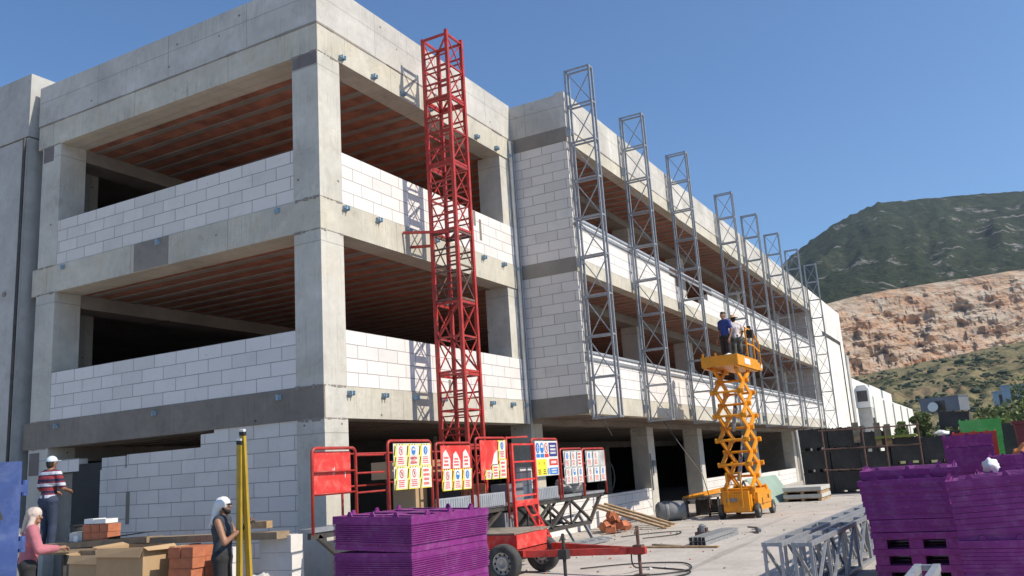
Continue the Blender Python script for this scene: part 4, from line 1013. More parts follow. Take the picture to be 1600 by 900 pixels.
for i, (y, z, h) in enumerate(((-5.35, 2.43, .35), (-6.1, 2.21, .5), (-6.45, 2.21, .42))):
    q = thing('pallet_board', ['weathered grey board upright on the black crates, left one', 'weathered grey board upright on the black crates, middle one', 'weathered grey board upright on the black crates, right one'][i], 'board', (23.9, y, z - .6))
    MB().box(-.06, -.02, 0, .22, 0, h + .4).build('board', m_wood2, q); MB().box(-.07, -.061, .03, .19, .1, .2).build('batten', m_wood, q)
sack('striped sack on the black crates right of the tube fence', (24.3, -8.1, 1.87), .3, .25, .1, m_whitep, 8)
sack('knotted white sack on the purple crates behind the stack at the right edge', (3.2, -9.6, 1.2), .13, .11, .1, m_whitep, 9)
# tube fence
tf = thing('tube_fence', 'rusty scaffold tube fence in front of the wall of black crates', 'fence', (22.5, -4.22, 0))
for y, h in ((0, 2.38), (-1.38, 2.36), (-2.12, 2.34), (-3.22, 2.45)):
    MB().tube([(0, y, 0), (0, y - .02, h)], .028, 8).build('post', m_rust, tf)
for z in (.91, 1.66, 2.33): MB().tube([(-.05, .1, z), (-.05, -3.3, z - .03)], .025, 8).build('rail', m_rust, tf)
pp = simple('white_pipe', 'upright white pipe beside the far corner column of the ground floor', 'pipe', MB().tube([(0, 0, .12), (0, .05, 2.5)], .04, 10).lathe([(.0, 0), (.12, 0), (.12, .12), (.04, .12)], (0, 0, 0), 'z', 12), m_whitep, (25.6, -2.8, 0))
mt = m_rust
bin_ = thing('maroon_bin', 'dark maroon wheeled bin at the right edge behind the tarpaulin', 'bin', (12.0, -11.0, .2))
m_mar = plain('maroon', (.16, .02, .025), .45)
MB().prism([(0, 0), (.75, 0), (.82, 1.75), (-.07, 1.75)], 'x', 0, .9).build('body', m_mar, bin_); MB().box(-.06, .96, -.12, .88, 1.755, 1.83).build('lid', m_mar, bin_)
for y in (.1, .65): MB().lathe([(0, -.04), (.1, -.04), (.1, .04), (0, .04)], (.1, y, -.1), 'x', 12).build('wheel', m_tyre, bin_)
MB().box(-.07, -.061, .3, .5, 1.35, 1.5).build('badge', m_whitep, bin_)
tp = thing('tarpaulin_pile', 'crumpled orange and white tarpaulin heaped at the right edge', 'tarpaulin', (7.6, -10.3, 0))
m_or = plain('orange_sheet', (.6, .2, .06), .6, 0, .2, 5, dirt=(.5, .35, .2), dirt_amt=.4)
rn = random.Random(2)
MB().ball((0, 0, .75), .55, .6, .78, 18, 12, .09, rn).build('orange_sheet', m_or, tp); MB().ball((.3, -.15, 1.3), .4, .4, .3, 14, 8, .15, rn).build('white_sheet', m_whitep, tp)

# ================================================================== slabs, boards and heaps along the facade
ps = thing('slab_pallets', 'two pallets of pale slabs stacked beside the lift path at the far corner', 'pallets', (19.6, -4.4, 0))
for k in range(2):
    z = k * .235
    o = MB()
    for y in (0, .55, 1.1): o.box(0, 1.8, y, y + .1, z, z + .08)
    for x in (0, .45, .9, 1.35, 1.7): o.box(x, x + .1, .002, 1.198, z + .08, z + .105)
    o.build('pallet', m_wood, ps)
    MB().box(-.02, 1.82, -.03, 1.23, z + .107, z + .233).build('slab_layer', m_slab, ps)
gb = MB().add([(0, 0, 0), (3.4, -.2, 0), (3.4, .35, .86), (0, .6, .86), (0, .03, 0), (3.4, -.17, 0), (3.4, .38, .88), (0, .63, .88)], [(0, 1, 2, 3), (7, 6, 5, 4), (0, 4, 5, 1), (1, 5, 6, 2), (2, 6, 7, 3), (3, 7, 4, 0)])
simple('green_board', 'pale green board leaning on its long edge behind the scissor lift', 'board', gb, m_gboard, (18.1, -2.95, 0))
simple('trestle', 'low timber trestle that props the pale green board', 'trestle', MB().bar((0, 0, 0), (0, .25, .8), .06).bar((1.8, -.1, 0), (1.8, .15, .8), .06).bar((0, .25, .78), (1.8, .15, .78), .07).bar((0, .6, 0), (0, .25, .8), .05).bar((1.8, .5, 0), (1.8, .15, .8), .05), m_wood2, (18.9, -2.3, 0))
# orange bricks and tiles
rn = random.Random(21)
bh = thing('brick_heap', 'heap of broken orange hollow bricks at the foot of the white sill wall', 'bricks', (9.4, -1.1, 0))
for i in range(15):
    a = rn.uniform(0, 6.28); rr = rn.uniform(0, .55); zz = .0 + (.55 - rr) * rn.uniform(0, .75)
    o = MB().box(-.12, .12, -.1, .1, 0, .13).build('brick', m_tb, bh); o.location = (rr * math.cos(a) * 1.2, rr * math.sin(a), zz); o.rotation_euler = (rn.uniform(-.5, .5), rn.uniform(-.5, .5), rn.uniform(0, 3))
for i in range(3):
    x = 10.1 + i * .62
    pl = MB(); pl.bar((0, 0, .03), (-.25, 1.75, .62), .2, .045); pl.box(-.12, .1, -.12, .02, 0, .035)
    simple('timber_plank', ['left one of three timber planks leaning beside the orange bricks', 'middle one of three timber planks leaning beside the orange bricks', 'right one of three timber planks leaning, next to the grey barrel'][i], 'plank', pl, m_wood, (x, -2.15 + .1 * i, 0), 0, 'timber planks leaning beside the bricks')
t = thing('grey_barrel', 'dark grey plastic barrel lying by the doorway left of the lift', 'barrel', (12.7, -1.5, .27), R(-58))
MB().lathe([(.0, -.4), (.2, -.4), (.26, -.33), (.27, 0), (.26, .33), (.24, .4)], (0, 0, 0), 'x', 22).build('body', m_bin, t, smooth=True)
MB().lathe([(.27, -.2), (.283, -.17), (.283, -.13), (.27, -.1)], (0, 0, 0), 'x', 22).build('hoop', m_bin, t); MB().lathe([(.235, .36), (.25, .4), (.23, .42), (.2, .38), (0, .38)], (0, 0, 0), 'x', 22).build('rim', m_blackm, t)
# heap left of the lift
hp = thing('workbench', 'low dark workbench cluttered with tools left of the scissor lift', 'workbench', (15.0, -1.9, 0))
MB().box(-1.2, 1.0, -.4, .4, .5, .56).build('top', m_wood2, hp)
for x in (-1.1, -.1, .85):
    for y in (-.35, .3): MB().bar((x, y, 0), (x, y, .5), .06).build('leg', m_rust, hp)
MB().box(-.3, .3, -.38, .3, .05, .42).build('shelf_box', m_dsteel, hp)
for i, (a, b_, lbl) in enumerate((((0, 0, .58), (3.2, -.5, .66), 'long yellow beam lying across the workbench left of the lift, nearer one'), ((.2, .25, .58), (3.4, -.2, .7), 'long yellow beam lying across the workbench left of the lift, farther one'))):
    simple('yellow_beam', lbl, 'beam', MB().bar(a, b_, .1, .05), m_yel, (13.4, -1.9, 0), 0, 'yellow beams on the workbench')
rn = random.Random(8)
for i in range(3):
    o = simple('cable_coil', ['black cable coil under the workbench, left one', 'black cable coil between the workbench legs', 'black cable coil right of the workbench'][i], 'cable coil', MB().tube([(.22 * math.cos(a * .5) * (1 + .1 * math.sin(a)), .22 * math.sin(a * .5), .04 + .006 * a) for a in range(38)], .018, 5), m_blackm, (14.0 + i * 1.1, -2.45 + .15 * i, 0), 0)
simple('plywood_offcut', 'light plywood offcut leaning on the workbench beside the lift', 'board', MB().add([(0, 0, 0), (.9, 0, 0), (1.0, .25, .62), (.1, .25, .66), (0, .02, 0), (.9, .02, 0), (1.0, .27, .62), (.1, .27, .66)], [(0, 1, 2, 3), (7, 6, 5, 4), (0, 4, 5, 1), (1, 5, 6, 2), (2, 6, 7, 3), (3, 7, 4, 0)]), m_wood, (16.0, -2.55, 0))
st = thing('wooden_steps', 'narrow wooden ladder leaning inside the dark doorway bay', 'ladder', (18.6, 1.2, 0))
for x in (0, .3): MB().bar((x, 0, 0), (x + .35, .5, 1.3), .06, .08).build('rail', m_wood, st)
r = MB()
for k in range(4): q = .15 + k * .22; r.bar((q * .35, q * .5, q * 1.3), (.3 + q * .35, q * .5, q * 1.3), .04)
r.build('rung', m_wood, st)
simple('hoop', 'thin dark hoop hanging inside the doorway bay', 'hoop', MB().tube([(.5 * math.cos(a / 16 * 6.2832), 0, .5 * math.sin(a / 16 * 6.2832)) for a in range(17)], .03, 6), m_bin, (19.3, 3.0, 1.2))
# stud bundle and small tools
sb = thing('stud_bundle', 'bundle of galvanised steel channels with black ends on the pavement', 'steel channels', (5.75, -4.5, 0), R(-2))
for i in range(4):
    for k in range(2):
        o = MB(); x0 = random.uniform(0, .05)
        o.box(x0, 2.2 + x0, i * .085, i * .085 + .075, k * .085, k * .085 + .004); o.box(x0, 2.2 + x0, i * .085, i * .085 + .004, k * .085 + .004, k * .085 + .075); o.box(x0, 2.2 + x0, i * .085 + .071, i * .085 + .075, k * .085 + .004, k * .085 + .075)
        o.m = 1; o.box(x0 + .02, x0 + .03, i * .085 + .005, i * .085 + .07, k * .085 + .005, k * .085 + .075)
        o.build('channel', [m_galv, m_blackm], sb)
tm = thing('tamper', 'small rusty red machine standing behind the channel bundle', 'machine', (7.3, -4.0, 0))
MB().box(-.12, .14, -.16, .14, .0, .14).build('base', m_rust, tm); MB().lathe([(0, .14), (.09, .14), (.08, .26), (.03, .3), (0, .3)], (0, 0, 0), 'z', 10).build('motor', m_bin, tm); MB().box(-.05, .08, -.1, .1, .14, .22).build('guard', m_rust, tm)
gr = thing('power_tool', 'grey power tool with cord lying right of the channel bundle', 'tool', (8.4, -4.9, 0), R(20))
MB().lathe([(0, -.3), (.035, -.3), (.04, -.1), (.055, .0), (.05, .15), (0, .16)], (0, 0, .06), 'x', 12).build('body', m_bin, gr); MB().lathe([(0, 0), (.12, 0), (.12, .01), (0, .01)], (.22, 0, .05), 'z', 18).build('disc', m_galv, gr); MB().bar((0, 0, .1), (.1, .2, .12), .04).build('handle', m_wood2, gr)
simple('timber_batten', 'long timber batten lying on the pavement beyond the drawbar', 'timber', MB().box(0, .11, 0, 1.9, 0, .035), m_wood, (5.35, -4.85, 0), R(-6))
simple('timber_batten', 'short timber batten lying across the long one beyond the drawbar', 'timber', MB().box(0, .09, 0, .8, 0, .03), m_wood2, (5.62, -4.0, 0), R(-30))
# steel window frame and channel leaning on the sill wall
fr = thing('steel_frame', 'blue-grey steel frame leaning low against the white sill wall', 'steel frame', (5.0, -1.2, 0), R(-9))
f = MB(); A, B_ = (0, 0, .05), (2.15, 0, .05); A2, B2 = (-.1, .3, .5), (2.1, .3, .6)
f.bar(A, B_, .06); f.bar(A2, B2, .06); f.bar(A, A2, .06); f.bar(B_, B2, .06); f.build('outer_frame', m_galv, fr)
f = MB()
for k in (.33, .66): f.bar(tuple(a + (b - a) * k for a, b in zip(A, B_)), tuple(a + (b - a) * k for a, b in zip(A2, B2)), .045)
f.build('cross_bar', m_galv, fr)
f = MB(); f.bar((-.1, -.25, .1), (2.0, -.25, .1), .05); f.bar((-.1, -.4, .05), (2.0, -.4, .05), .05)
for k in range(8): f.bar((-.1 + k * .3, -.25, .1), (.05 + k * .3, -.4, .05), .03)
simple('lattice_girder', 'short lattice girder lying in front of the leaning blue-grey frame', 'steel truss', f, m_galv, (5.1, -1.25, 0), R(-9))
# cables on the pavement
def cable(label, pts, r=.012):
    P_ = [Vector(p) for p in pts]; out = []
    for i in range(len(P_) - 1):
        p0, p1, p2, p3 = P_[max(i - 1, 0)], P_[i], P_[i + 1], P_[min(i + 2, len(P_) - 1)]
        for k in range(6):
            t = k / 6; out.append(.5 * ((2 * p1) + (-p0 + p2) * t + (2 * p0 - 5 * p1 + 4 * p2 - p3) * t * t + (-p0 + 3 * p1 - 3 * p2 + p3) * t ** 3))
    out.append(P_[-1]); simple('power_cable', label, 'cable', MB().tube(out, r, 6), m_blackm)
cable('black cable running along the pavement under the drawbar', [(2.3, -3.4, .02), (2.9, -4.1, .02), (3.0, -4.9, .02), (2.2, -5.3, .02), (1.6, -5.0, .02), (1.2, -4.2, .02), (.2, -3.6, .02)])
cable('black cable hanging in a loop from the drawbar tip', [(1.6, -4.6, .4), (1.9, -4.5, .1), (2.4, -4.6, .02), (1.9, -5.4, .02), (1.0, -5.2, .02), (.4, -4.6, .02)])
cable('black cable curling on the pavement beside the orange bricks', [(7.9, -1.9, .02), (8.6, -2.3, .02), (9.0, -2.9, .02), (8.2, -3.1, .02), (7.4, -2.6, .02)])
# crumbs of debris
rn = random.Random(4); db_ = MB()
for i in range(700):
    x = rn.uniform(-2, 22); y = rn.uniform(-8.5, -.4) if rn.random() < .6 else rn.gauss(-1.2, .8)
    if y > -.3: continue
    s_ = rn.uniform(.006, .03) * (2 if rn.random() < .06 else 1)
    db_.m = rn.choice([0, 0, 0, 1, 2]); db_.ball((x, y, s_ * .3), s_ * rn.uniform(.7, 1.8), s_, s_ * .6, 5, 4, .25, rn)
tag(db_.build('rubble', [m_slab, m_tb, m_wood2]), 'crumbs of mortar, brick and wood scattered over the pavement', 'debris', kind='stuff')

# ================================================================== the left working place
m_w3 = plain('bench_timber', (.3, .22, .14), .85, 0, .25, 4, dirt=(.15, .12, .08), dirt_amt=.5)
simple('scaffold_beam', 'weathered timber beam of the workbench, left part below the orange bricks', 'timber beam', MB().bar((0, 1.95, .86), (0, -.9, .94), .3, .09), m_w3, (-1.62, 3.0, .05), 0)
simple('scaffold_beam', 'weathered timber beam of the workbench, right part behind the man with yellow beams', 'timber beam', MB().bar((0, 1.35, .87), (0, -2.3, .9), .26, .1), m_w3, (-1.58, 1.75, .09), 0)
simple('wood_offcut', 'pale timber block under the left part of the workbench', 'timber', MB().box(0, .1, 0, .42, 0, .1), m_wood, (-1.85, 3.2, .76))
simple('wood_offcut', 'pale timber block under the right part of the workbench', 'timber', MB().box(0, .1, 0, .62, 0, .09), m_wood, (-1.9, 1.15, .8))
simple('wood_offcut', 'short timber block lying on the right end of the workbench', 'timber', MB().box(0, .12, 0, .3, 0, .1), m_wood, (-1.6, -.25, 1.09))
carton('open brown cardboard box under the workbench, left of the marked one', (-2.05, 2.72, 0), .6, .85, .8, 0)
carton('large brown cardboard box with stickers under the workbench', (-2.35, 1.45, 0), .6, .95, .93, R(4), True, marks=True)
carton('flattened cardboard sheet box standing beside the large marked box', (-2.0, 1.2, 0), .5, .09, .9, 0, False)
brickpile('brick_stack', 'tall stack of orange hollow bricks under the workbench', (-2.15, .66, 0), 2, 2, 6, 0, m_tb, (.25, .24, .15), seed=6)
m_aacb = plain('aac_block', (.7, .675, .645), .95, 0, .06, 4, dirt=(.5, .48, .46), dirt_amt=.3)
brickpile('block_stack', 'small stack of white blocks just left of the man with yellow beams', (-1.9, .12, 0), 1, 1, 4, 0, m_aacb, (.3, .36, .215), seed=7, cat='blocks')
brickpile('block_stack', 'shaded stack of large white blocks right of the man with yellow beams', (-1.5, -.62, 0), 1, 1, 4, 0, m_aacb, (.25, .62, .245), seed=8, cat='blocks')
brickpile('brick_stack', 'two layers of orange bricks on the workbench under a white packet', (-1.72, 3.1, 1.0), 1, 3, 2, 0, m_tb, (.24, .21, .13), seed=9)
o = MB(); o.box(-.12, .12, -.28, .0, 0, .07, .05); o.box(-.11, .12, .01, .26, 0, .08, -.06); simple('white_packet', 'white plastic packet on top of the orange bricks', 'packet', o, m_whitep, (-1.6, 3.45, 1.265))
tub('dark bucket standing on the left end of the workbench', (-1.45, 4.15, .99), .17, .26, m_blackm)
simple('white_cup', 'small white block beside the bucket on the workbench', 'block', MB().box(0, .1, 0, .1, 0, .09).box(.01, .09, .01, .09, .09, .1), m_whitep, (-1.72, 3.85, .985))
simple('trowel_board', 'thin dark board lying askew on the workbench right of the orange bricks', 'board', MB().bar((0, .5, 1.02), (0, -.45, 1.09), .25, .012), m_blackm, (-1.6, 2.7, .01))
simple('grey_block', 'light grey block beside the orange bricks on the workbench', 'block', MB().box(0, .2, 0, .32, 0, .14).box(.03, .17, .03, .29, .14, .15), m_slab, (-1.7, 3.77, .99))
wp = thing('work_platform', 'low plank platform that carries the man in the striped shirt', 'platform', (-1.35, 4.6, 0))
for k in range(3): MB().box(k * .27, k * .27 + .25, 0, 2.4, .75, .79).build('plank', m_w3, wp)
for y in (.2, 2.0):
    for x in (.05, .7): MB().box(x, x + .06, y, y + .06, 0, .745).build('leg', m_dsteel, wp)
# blue container
bc = thing('blue_container', 'tall blue steel container with hinged side post at the left edge', 'container', (-6.3, -1.78, 0), R(60))
MB().box(.0, 1.2, .2, 2.4, .15, 2.02).build('body', m_blue, bc)
MB().box(-.06, .06, -.02, .2, .02, 2.06).build('corner_post', m_blue, bc); MB().box(-.08, .02, .2, 2.4, 1.98, 2.1).build('top_rail', m_blue, bc)
o = MB().box(-.05, -.005, .24, 2.3, 1.2, 1.9); o.box(-.07, -.05, .34, 2.3, 1.3, 1.8); o.build('door', m_blue, bc)
MB().box(-.08, -.005, .22, 2.3, .95, 1.12).build('cross_rail', m_blue, bc)
for y in (.3, .55, .95, 1.35, 1.75): MB().box(-.045, -.004, y, y + .1, .2, .93).build('side_rib', m_blue, bc)
MB().bar((-.1, .25, 1.85), (-.1, .12, 1.55), .03).build('latch_bar', m_dsteel, bc)
for z in (.5, 1.25, 1.75):
    MB().lathe([(0, 0), (.03, 0), (.03, .14), (0, .14)], (.0, -.05, z), 'z', 10).box(-.03, .05, -.07, .1, z + .03, z + .1).build('hinge', m_blue, bc)
sack('rough white sack leaning on the blue container at the lower left edge', (-6.9, -2.2, 0), .3, .42, .5, m_slab, 12)
sack('tip of a grey sack standing before the shaded white blocks', (-2.6, -1.0, 0), .3, .3, .33, m_slab, 13)
sack('large grey covered heap behind the blue container', (-1.6, 6.3, 0), .5, .6, .75, m_bin, 14)

# ================================================================== people
m_sk = plain('tanned_skin', (.33, .165, .095), .55, 0, .06, 12)
def cap(mb, a, b, ra, rb, n=12):
    a, b = Vector(a), Vector(b); d = (b - a); L_ = d.length
    if L_ < 1e-4: mb.ball(a, ra, ra, ra, n, 8); return
    d /= L_; pts = [a - d * ra * .98, a - d * ra * .7, a - d * ra * .25, a, b, b + d * rb * .25, b + d * rb * .7, b + d * rb * .98]
    rr = [ra * .15, ra * .71, ra * .97, ra, rb, rb * .97, rb * .71, rb * .15]; mb.tube(pts, rr, n)
def fuse(mb, name, mat, vox=.013, smooth=3):
    o = mb.build('tmp', mat, fix=True); m = o.modifiers.new('r', 'REMESH'); m.mode = 'VOXEL'; m.voxel_size = vox
    s_ = o.modifiers.new('s', 'SMOOTH'); s_.factor = .5; s_.iterations = smooth
    dg = bpy.context.evaluated_depsgraph_get(); me = bpy.data.meshes.new_from_object(o.evaluated_get(dg)); bpy.data.objects.remove(o)
    me.name = name; me.materials.clear()
    me.materials.append(mat)
    me.polygons.foreach_set('use_smooth', [True] * len(me.polygons)); me.polygons.foreach_set('material_index', [0] * len(me.polygons))
    return me
def person(label, loc, rz, H, pose, shirt, pants, sleeve=.5, hat=None, beard=False, skirtless=True, lean=0, gloves=None, group=None):
    s = H / 1.75
    def V(*p): return Vector(p) * s
    J = dict(pel=V(0, 0, .95), waist=V(0, .01, 1.1), chest=V(0, .0, 1.3), neck=V(0, 0, 1.46), head=V(0, .015, 1.62), hd=V(0, 1, 0))
    for sg, k in ((-1, 'L'), (1, 'R')):
        J['hip' + k] = V(sg * .09, 0, .92); J['kn' + k] = V(sg * .1, .03, .5); J['an' + k] = V(sg * .11, -.01, .09); J['sh' + k] = V(sg * .18, 0, 1.41)
        J['el' + k] = V(sg * .24, -.03, 1.13); J['wr' + k] = V(sg * .25, .08, .88)
    for k, v in pose.items(): J[k] = Vector(v) if k == 'hd' else V(*v)
    if lean:
        for k in ('waist', 'chest', 'neck', 'head', 'shL', 'shR'):
            z = J[k].z - J['pel'].z; J[k].y += z * lean
    hd = J['hd'].normalized(); side = hd.cross(Vector((0, 0, 1))).normalized(); c = J['head']
    body = MB()
    def C(a, b, ra, rb): cap(body, a, b, ra * s, rb * s)
    C(J['hipL'], J['hipR'], .1, .1); C(J['pel'], J['waist'], .12, .105); C(J['waist'], J['chest'], .105, .12)
    C(J['shL'] * .8 + J['shR'] * .2, J['shR'] * .8 + J['shL'] * .2, .075, .075); C(J['chest'] + V(-.06, 0, 0), J['chest'] + V(.06, 0, 0), .11, .11); C(J['chest'] + V(0, 0, .1), J['neck'] + V(0, .0, .03), .06, .055); C(J['neck'], c - Vector((0, 0, .06)) * s, .055, .055)
    body.ball(c, .078 * s, .092 * s, .112 * s, 16, 12); cap(body, c + hd * .03 * s + Vector((0, 0, -.07)) * s, c + hd * .055 * s + Vector((0, 0, -.075)) * s, .045 * s, .035 * s)
    cap(body, c + hd * .085 * s, c + hd * .108 * s + Vector((0, 0, -.02)) * s, .014 * s, .016 * s)
    for q in (-1, 1): body.ball(c + side * q * .08 * s, .014 * s, .02 * s, .03 * s, 8, 6)
    for k in 'LR':
        C(J['sh' + k], J['el' + k], .052, .041); C(J['el' + k], J['wr' + k], .04, .027)
        d = (J['wr' + k] - J['el' + k]).normalized(); C(J['wr' + k] + d * .03 * s, J['wr' + k] + d * .08 * s, .032, .034)
        C(J['hip' + k], J['kn' + k], .085, .058); C(J['kn' + k], J['an' + k], .056, .04); C(J['an' + k] - V(0, 0, .03), J['an' + k] + V(0, .13, -.055), .04, .033)
    me = fuse(body, 'person', m_sk, .012 * s)
    o = bpy.data.objects.new('person', me); COL.objects.link(o); o.location = loc; o.rotation_euler = (0, 0, rz); tag(o, label, 'person', group)
    # fingers join the palm as part of the same body mesh
    fg = MB()
    for k, sg in (('L', -1), ('R', 1)):
        d = (J['wr' + k] - J['el' + k]).normalized(); u = d.cross(Vector((0, 0, 1)))
        u = u.normalized() if u.length > .1 else Vector((1, 0, 0)); w_ = u.cross(d).normalized(); pb = J['wr' + k] + d * .085 * s
        if w_.z > 0: w_ = -w_
        for i in range(4):
            ln = (.07, .08, .075, .058)[i] * s; p = pb + u * (i - 1.5) * .018 * s
            fg.tube([p, p + d * ln * .5, p + d * ln * .75 + w_ * ln * .35, p + d * ln * .7 + w_ * ln * .7], [.009 * s, .009 * s, .008 * s, .006 * s], 6)
        p = J['wr' + k] + d * .04 * s - u * sg * .03 * s
        fg.tube([p, p - u * sg * .025 * s + d * .025 * s, p - u * sg * .028 * s + d * .055 * s + w_ * .015 * s], [.012 * s, .01 * s, .008 * s], 6)
    bm = bmesh.new(); bm.from_mesh(me)
    t2 = fg.build('t', m_sk); bm.from_mesh(t2.data); bm.to_mesh(me); bm.free(); bpy.data.objects.remove(t2)
    me.polygons.foreach_set('use_smooth', [True] * len(me.polygons))
    def child(name, mb, mat, vox=.013):
        m2 = fuse(mb, name, mat, vox * s); q = bpy.data.objects.new(name, m2); COL.objects.link(q); q.parent = o; return q
    g = MB(); e = .02
    def G(a, b, ra, rb): cap(g, a, b, (ra + e) * s, (rb + e) * s)
    G(J['pel'] + V(-.03, 0, .03), J['waist'] + V(-.02, 0, 0), .105, .1); G(J['pel'] + V(.03, 0, .03), J['waist'] + V(.02, 0, 0), .105, .1); G(J['waist'], J['chest'], .108, .12)
    G(J['shL'] * .82 + J['shR'] * .18, J['shR'] * .82 + J['shL'] * .18, .075, .075); G(J['chest'] + V(-.06, 0, 0), J['chest'] + V(.06, 0, 0), .112, .112); G(J['chest'] + V(0, 0, .08), J['neck'] - V(0, 0, .03), .06, .05)
    if sleeve > 0:
        for k in 'LR':
            t = min(1, sleeve * 2 if sleeve < .5 else 1); m_ = J['sh' + k] * (1 - t) + J['el' + k] * t; G(J['sh' + k], m_, .054, .048)
            if sleeve > .5: q = (sleeve - .5) * 2; G(J['el' + k], J['el' + k] * (1 - q) + J['wr' + k] * q, .046, .034)
    child('shirt', g, shirt)
    g = MB(); e = .016
    G(J['hipL'], J['hipR'], .105, .105); G(J['pel'], J['pel'] + V(0, 0, .06), .115, .11)
    for k in 'LR': G(J['hip' + k], J['kn' + k], .088, .066); G(J['kn' + k], J['an' + k] + V(0, 0, .02), .064, .055)
    child('trousers', g, pants)
    g = MB()
    for k in 'LR': cap(g, J['an' + k] + V(0, -.03, -.04), J['an' + k] + V(0, .15, -.055), .05 * s, .042 * s)
    child('shoes', g, m_blackm)
    for q in (-1, 1):
        MB().ball(c + side * q * .032 * s + hd * .083 * s + Vector((0, 0, .012)) * s, .012 * s, .012 * s, .009 * s, 8, 6).build('eye', m_blackm, o)
    if hat == 'cap':
        g = MB(); g.ball(c + Vector((0, -.005, .035)) * s, .095 * s, .108 * s, .1 * s, 18, 10); g.v = [(x, y, max(z, c.z + .02 * s)) for x, y, z in g.v]
        b_ = c + hd * .12 * s + Vector((0, 0, .03)) * s; g.ball(b_, .07 * s, .07 * s, .01 * s, 12, 6); g.build('cap', m_cap, o, smooth=True)
    elif hat == 'scarf' or hat == 'pink':
        g = MB(); cap(g, c + Vector((0, 0, .03)) * s, c - hd * .025 * s + Vector((0, 0, .02)) * s, .1 * s, .105 * s)
        cap(g, c - hd * .07 * s - Vector((0, 0, .02)) * s, c - hd * .13 * s - Vector((0, 0, .2)) * s, .075 * s, .05 * s); cap(g, c - hd * .06 * s - Vector((0, 0, .06)) * s, c - hd * .19 * s - Vector((0, 0, .27)) * s, .05 * s, .02 * s)
        if hat == 'pink':
            for q in (-1, 1): cap(g, c + side * q * .06 * s - Vector((0, 0, .04)) * s, c + side * q * .12 * s - hd * .03 * s - Vector((0, 0, .24)) * s, .045 * s, .05 * s)
        child('headscarf', g, m_whitep if hat == 'scarf' else m_pscarf, .01)
    elif hat == 'straw':
        g = MB(); g.lathe([(0, .1), (.06, .1), (.09, .06), (.1, .02), (.18, .0), (.18, -.008), (.09, -.0)], (0, 0, 0), 'z', 20); g.v = [(x * s + c.x, y * s + c.y, (z + .05) * s + c.z) for x, y, z in g.v]; g.build('straw_hat', m_straw, o, smooth=True)
    if hat in (None, 'cap', 'straw'):
        g = MB(); cap(g, c - hd * .025 * s + Vector((0, 0, .03)) * s, c - hd * .03 * s + Vector((0, 0, -.03)) * s, .088 * s, .075 * s)
        if hat is None: cap(g, c + hd * .03 * s + Vector((0, 0, .07)) * s, c - hd * .03 * s + Vector((0, 0, .05)) * s, .06 * s, .085 * s)
        child('hair', g, m_hair, .01)
    if beard:
        g = MB(); cap(g, c + hd * .05 * s + Vector((0, 0, -.08)) * s, c + hd * .075 * s + Vector((0, 0, -.085)) * s, .045 * s, .032 * s)
        for q in (-1, 1): cap(g, c + hd * .05 * s + Vector((0, 0, -.07)) * s + side * q * .03 * s, c + side * q * .065 * s + hd * .01 * s + Vector((0, 0, -.03)) * s, .03 * s, .02 * s)
        child('beard', g, m_hair, .009)
        g = MB()
        for q in (-1, 1): g.ball(c + side * q * .035 * s + hd * .092 * s + Vector((0, 0, .014)) * s, .026 * s, .022 * s, .016 * s, 10, 6)
        g.bar(c + side * .06 * s + hd * .085 * s + Vector((0, 0, .02)) * s, c + side * .09 * s + Vector((0, 0, .02)) * s, .008 * s); g.bar(c - side * .06 * s + hd * .085 * s + Vector((0, 0, .02)) * s, c - side * .09 * s + Vector((0, 0, .02)) * s, .008 * s)
        g.build('sunglasses', m_blackm, o)
    if gloves:
        for k in gloves:
            g = MB(); d = (J['wr' + k] - J['el' + k]).normalized(); u = d.cross(Vector((0, 0, 1))).normalized(); w_ = u.cross(d).normalized()
            if w_.z > 0: w_ = -w_
            cap(g, J['wr' + k] - d * .03 * s, J['wr' + k] + d * .08 * s, .038 * s, .042 * s)
            for i in range(4):
                p = J['wr' + k] + d * .085 * s + u * (i - 1.5) * .019 * s; cap(g, p, p + d * .045 * s + w_ * .01 * s, .011 * s, .011 * s, 6); cap(g, p + d * .045 * s + w_ * .01 * s, p + d * .05 * s + w_ * .05 * s, .011 * s, .01 * s, 6)
            child('glove', g, m_blackm, .006)
    return o
m_cap = plain('pale_blue_cloth', (.6, .68, .76), .9, 0, .06)
m_pscarf = plain('pale_scarf', (.6, .5, .43), .9, 0, .15, 5, bmp=1, bscale=11)
m_straw = plain('straw', (.55, .38, .24), .9, 0, .12, 20)
m_hair = plain('dark_hair', (.03, .022, .018), .85, 0, .2)
m_pinks = plain('pink_cloth', (.5, .17, .2), .9, 0, .14, 5, bmp=1, bscale=11)
m_gsh = plain('charcoal_cloth', (.05, .06, .075), .9, 0, .22, 7, bmp=1, bscale=11)
m_blsh = plain('blue_cloth', (.03, .06, .26), .85, 0, .15, 5, bmp=1, bscale=11)
m_wsh = plain('white_cloth', (.62, .56, .55), .9, 0, .1, 5, bmp=1, bscale=11)
m_jean = plain('denim', (.035, .05, .09), .9, 0, .25, 6, bmp=1, bscale=11)
m_dpant = plain('dark_trousers', (.028, .028, .03), .9, 0, .25, 6, bmp=1, bscale=11)
m_cargo = plain('cargo_trousers', (.1, .11, .1), .9, 0, .5, 9, bmp=1, bscale=11)
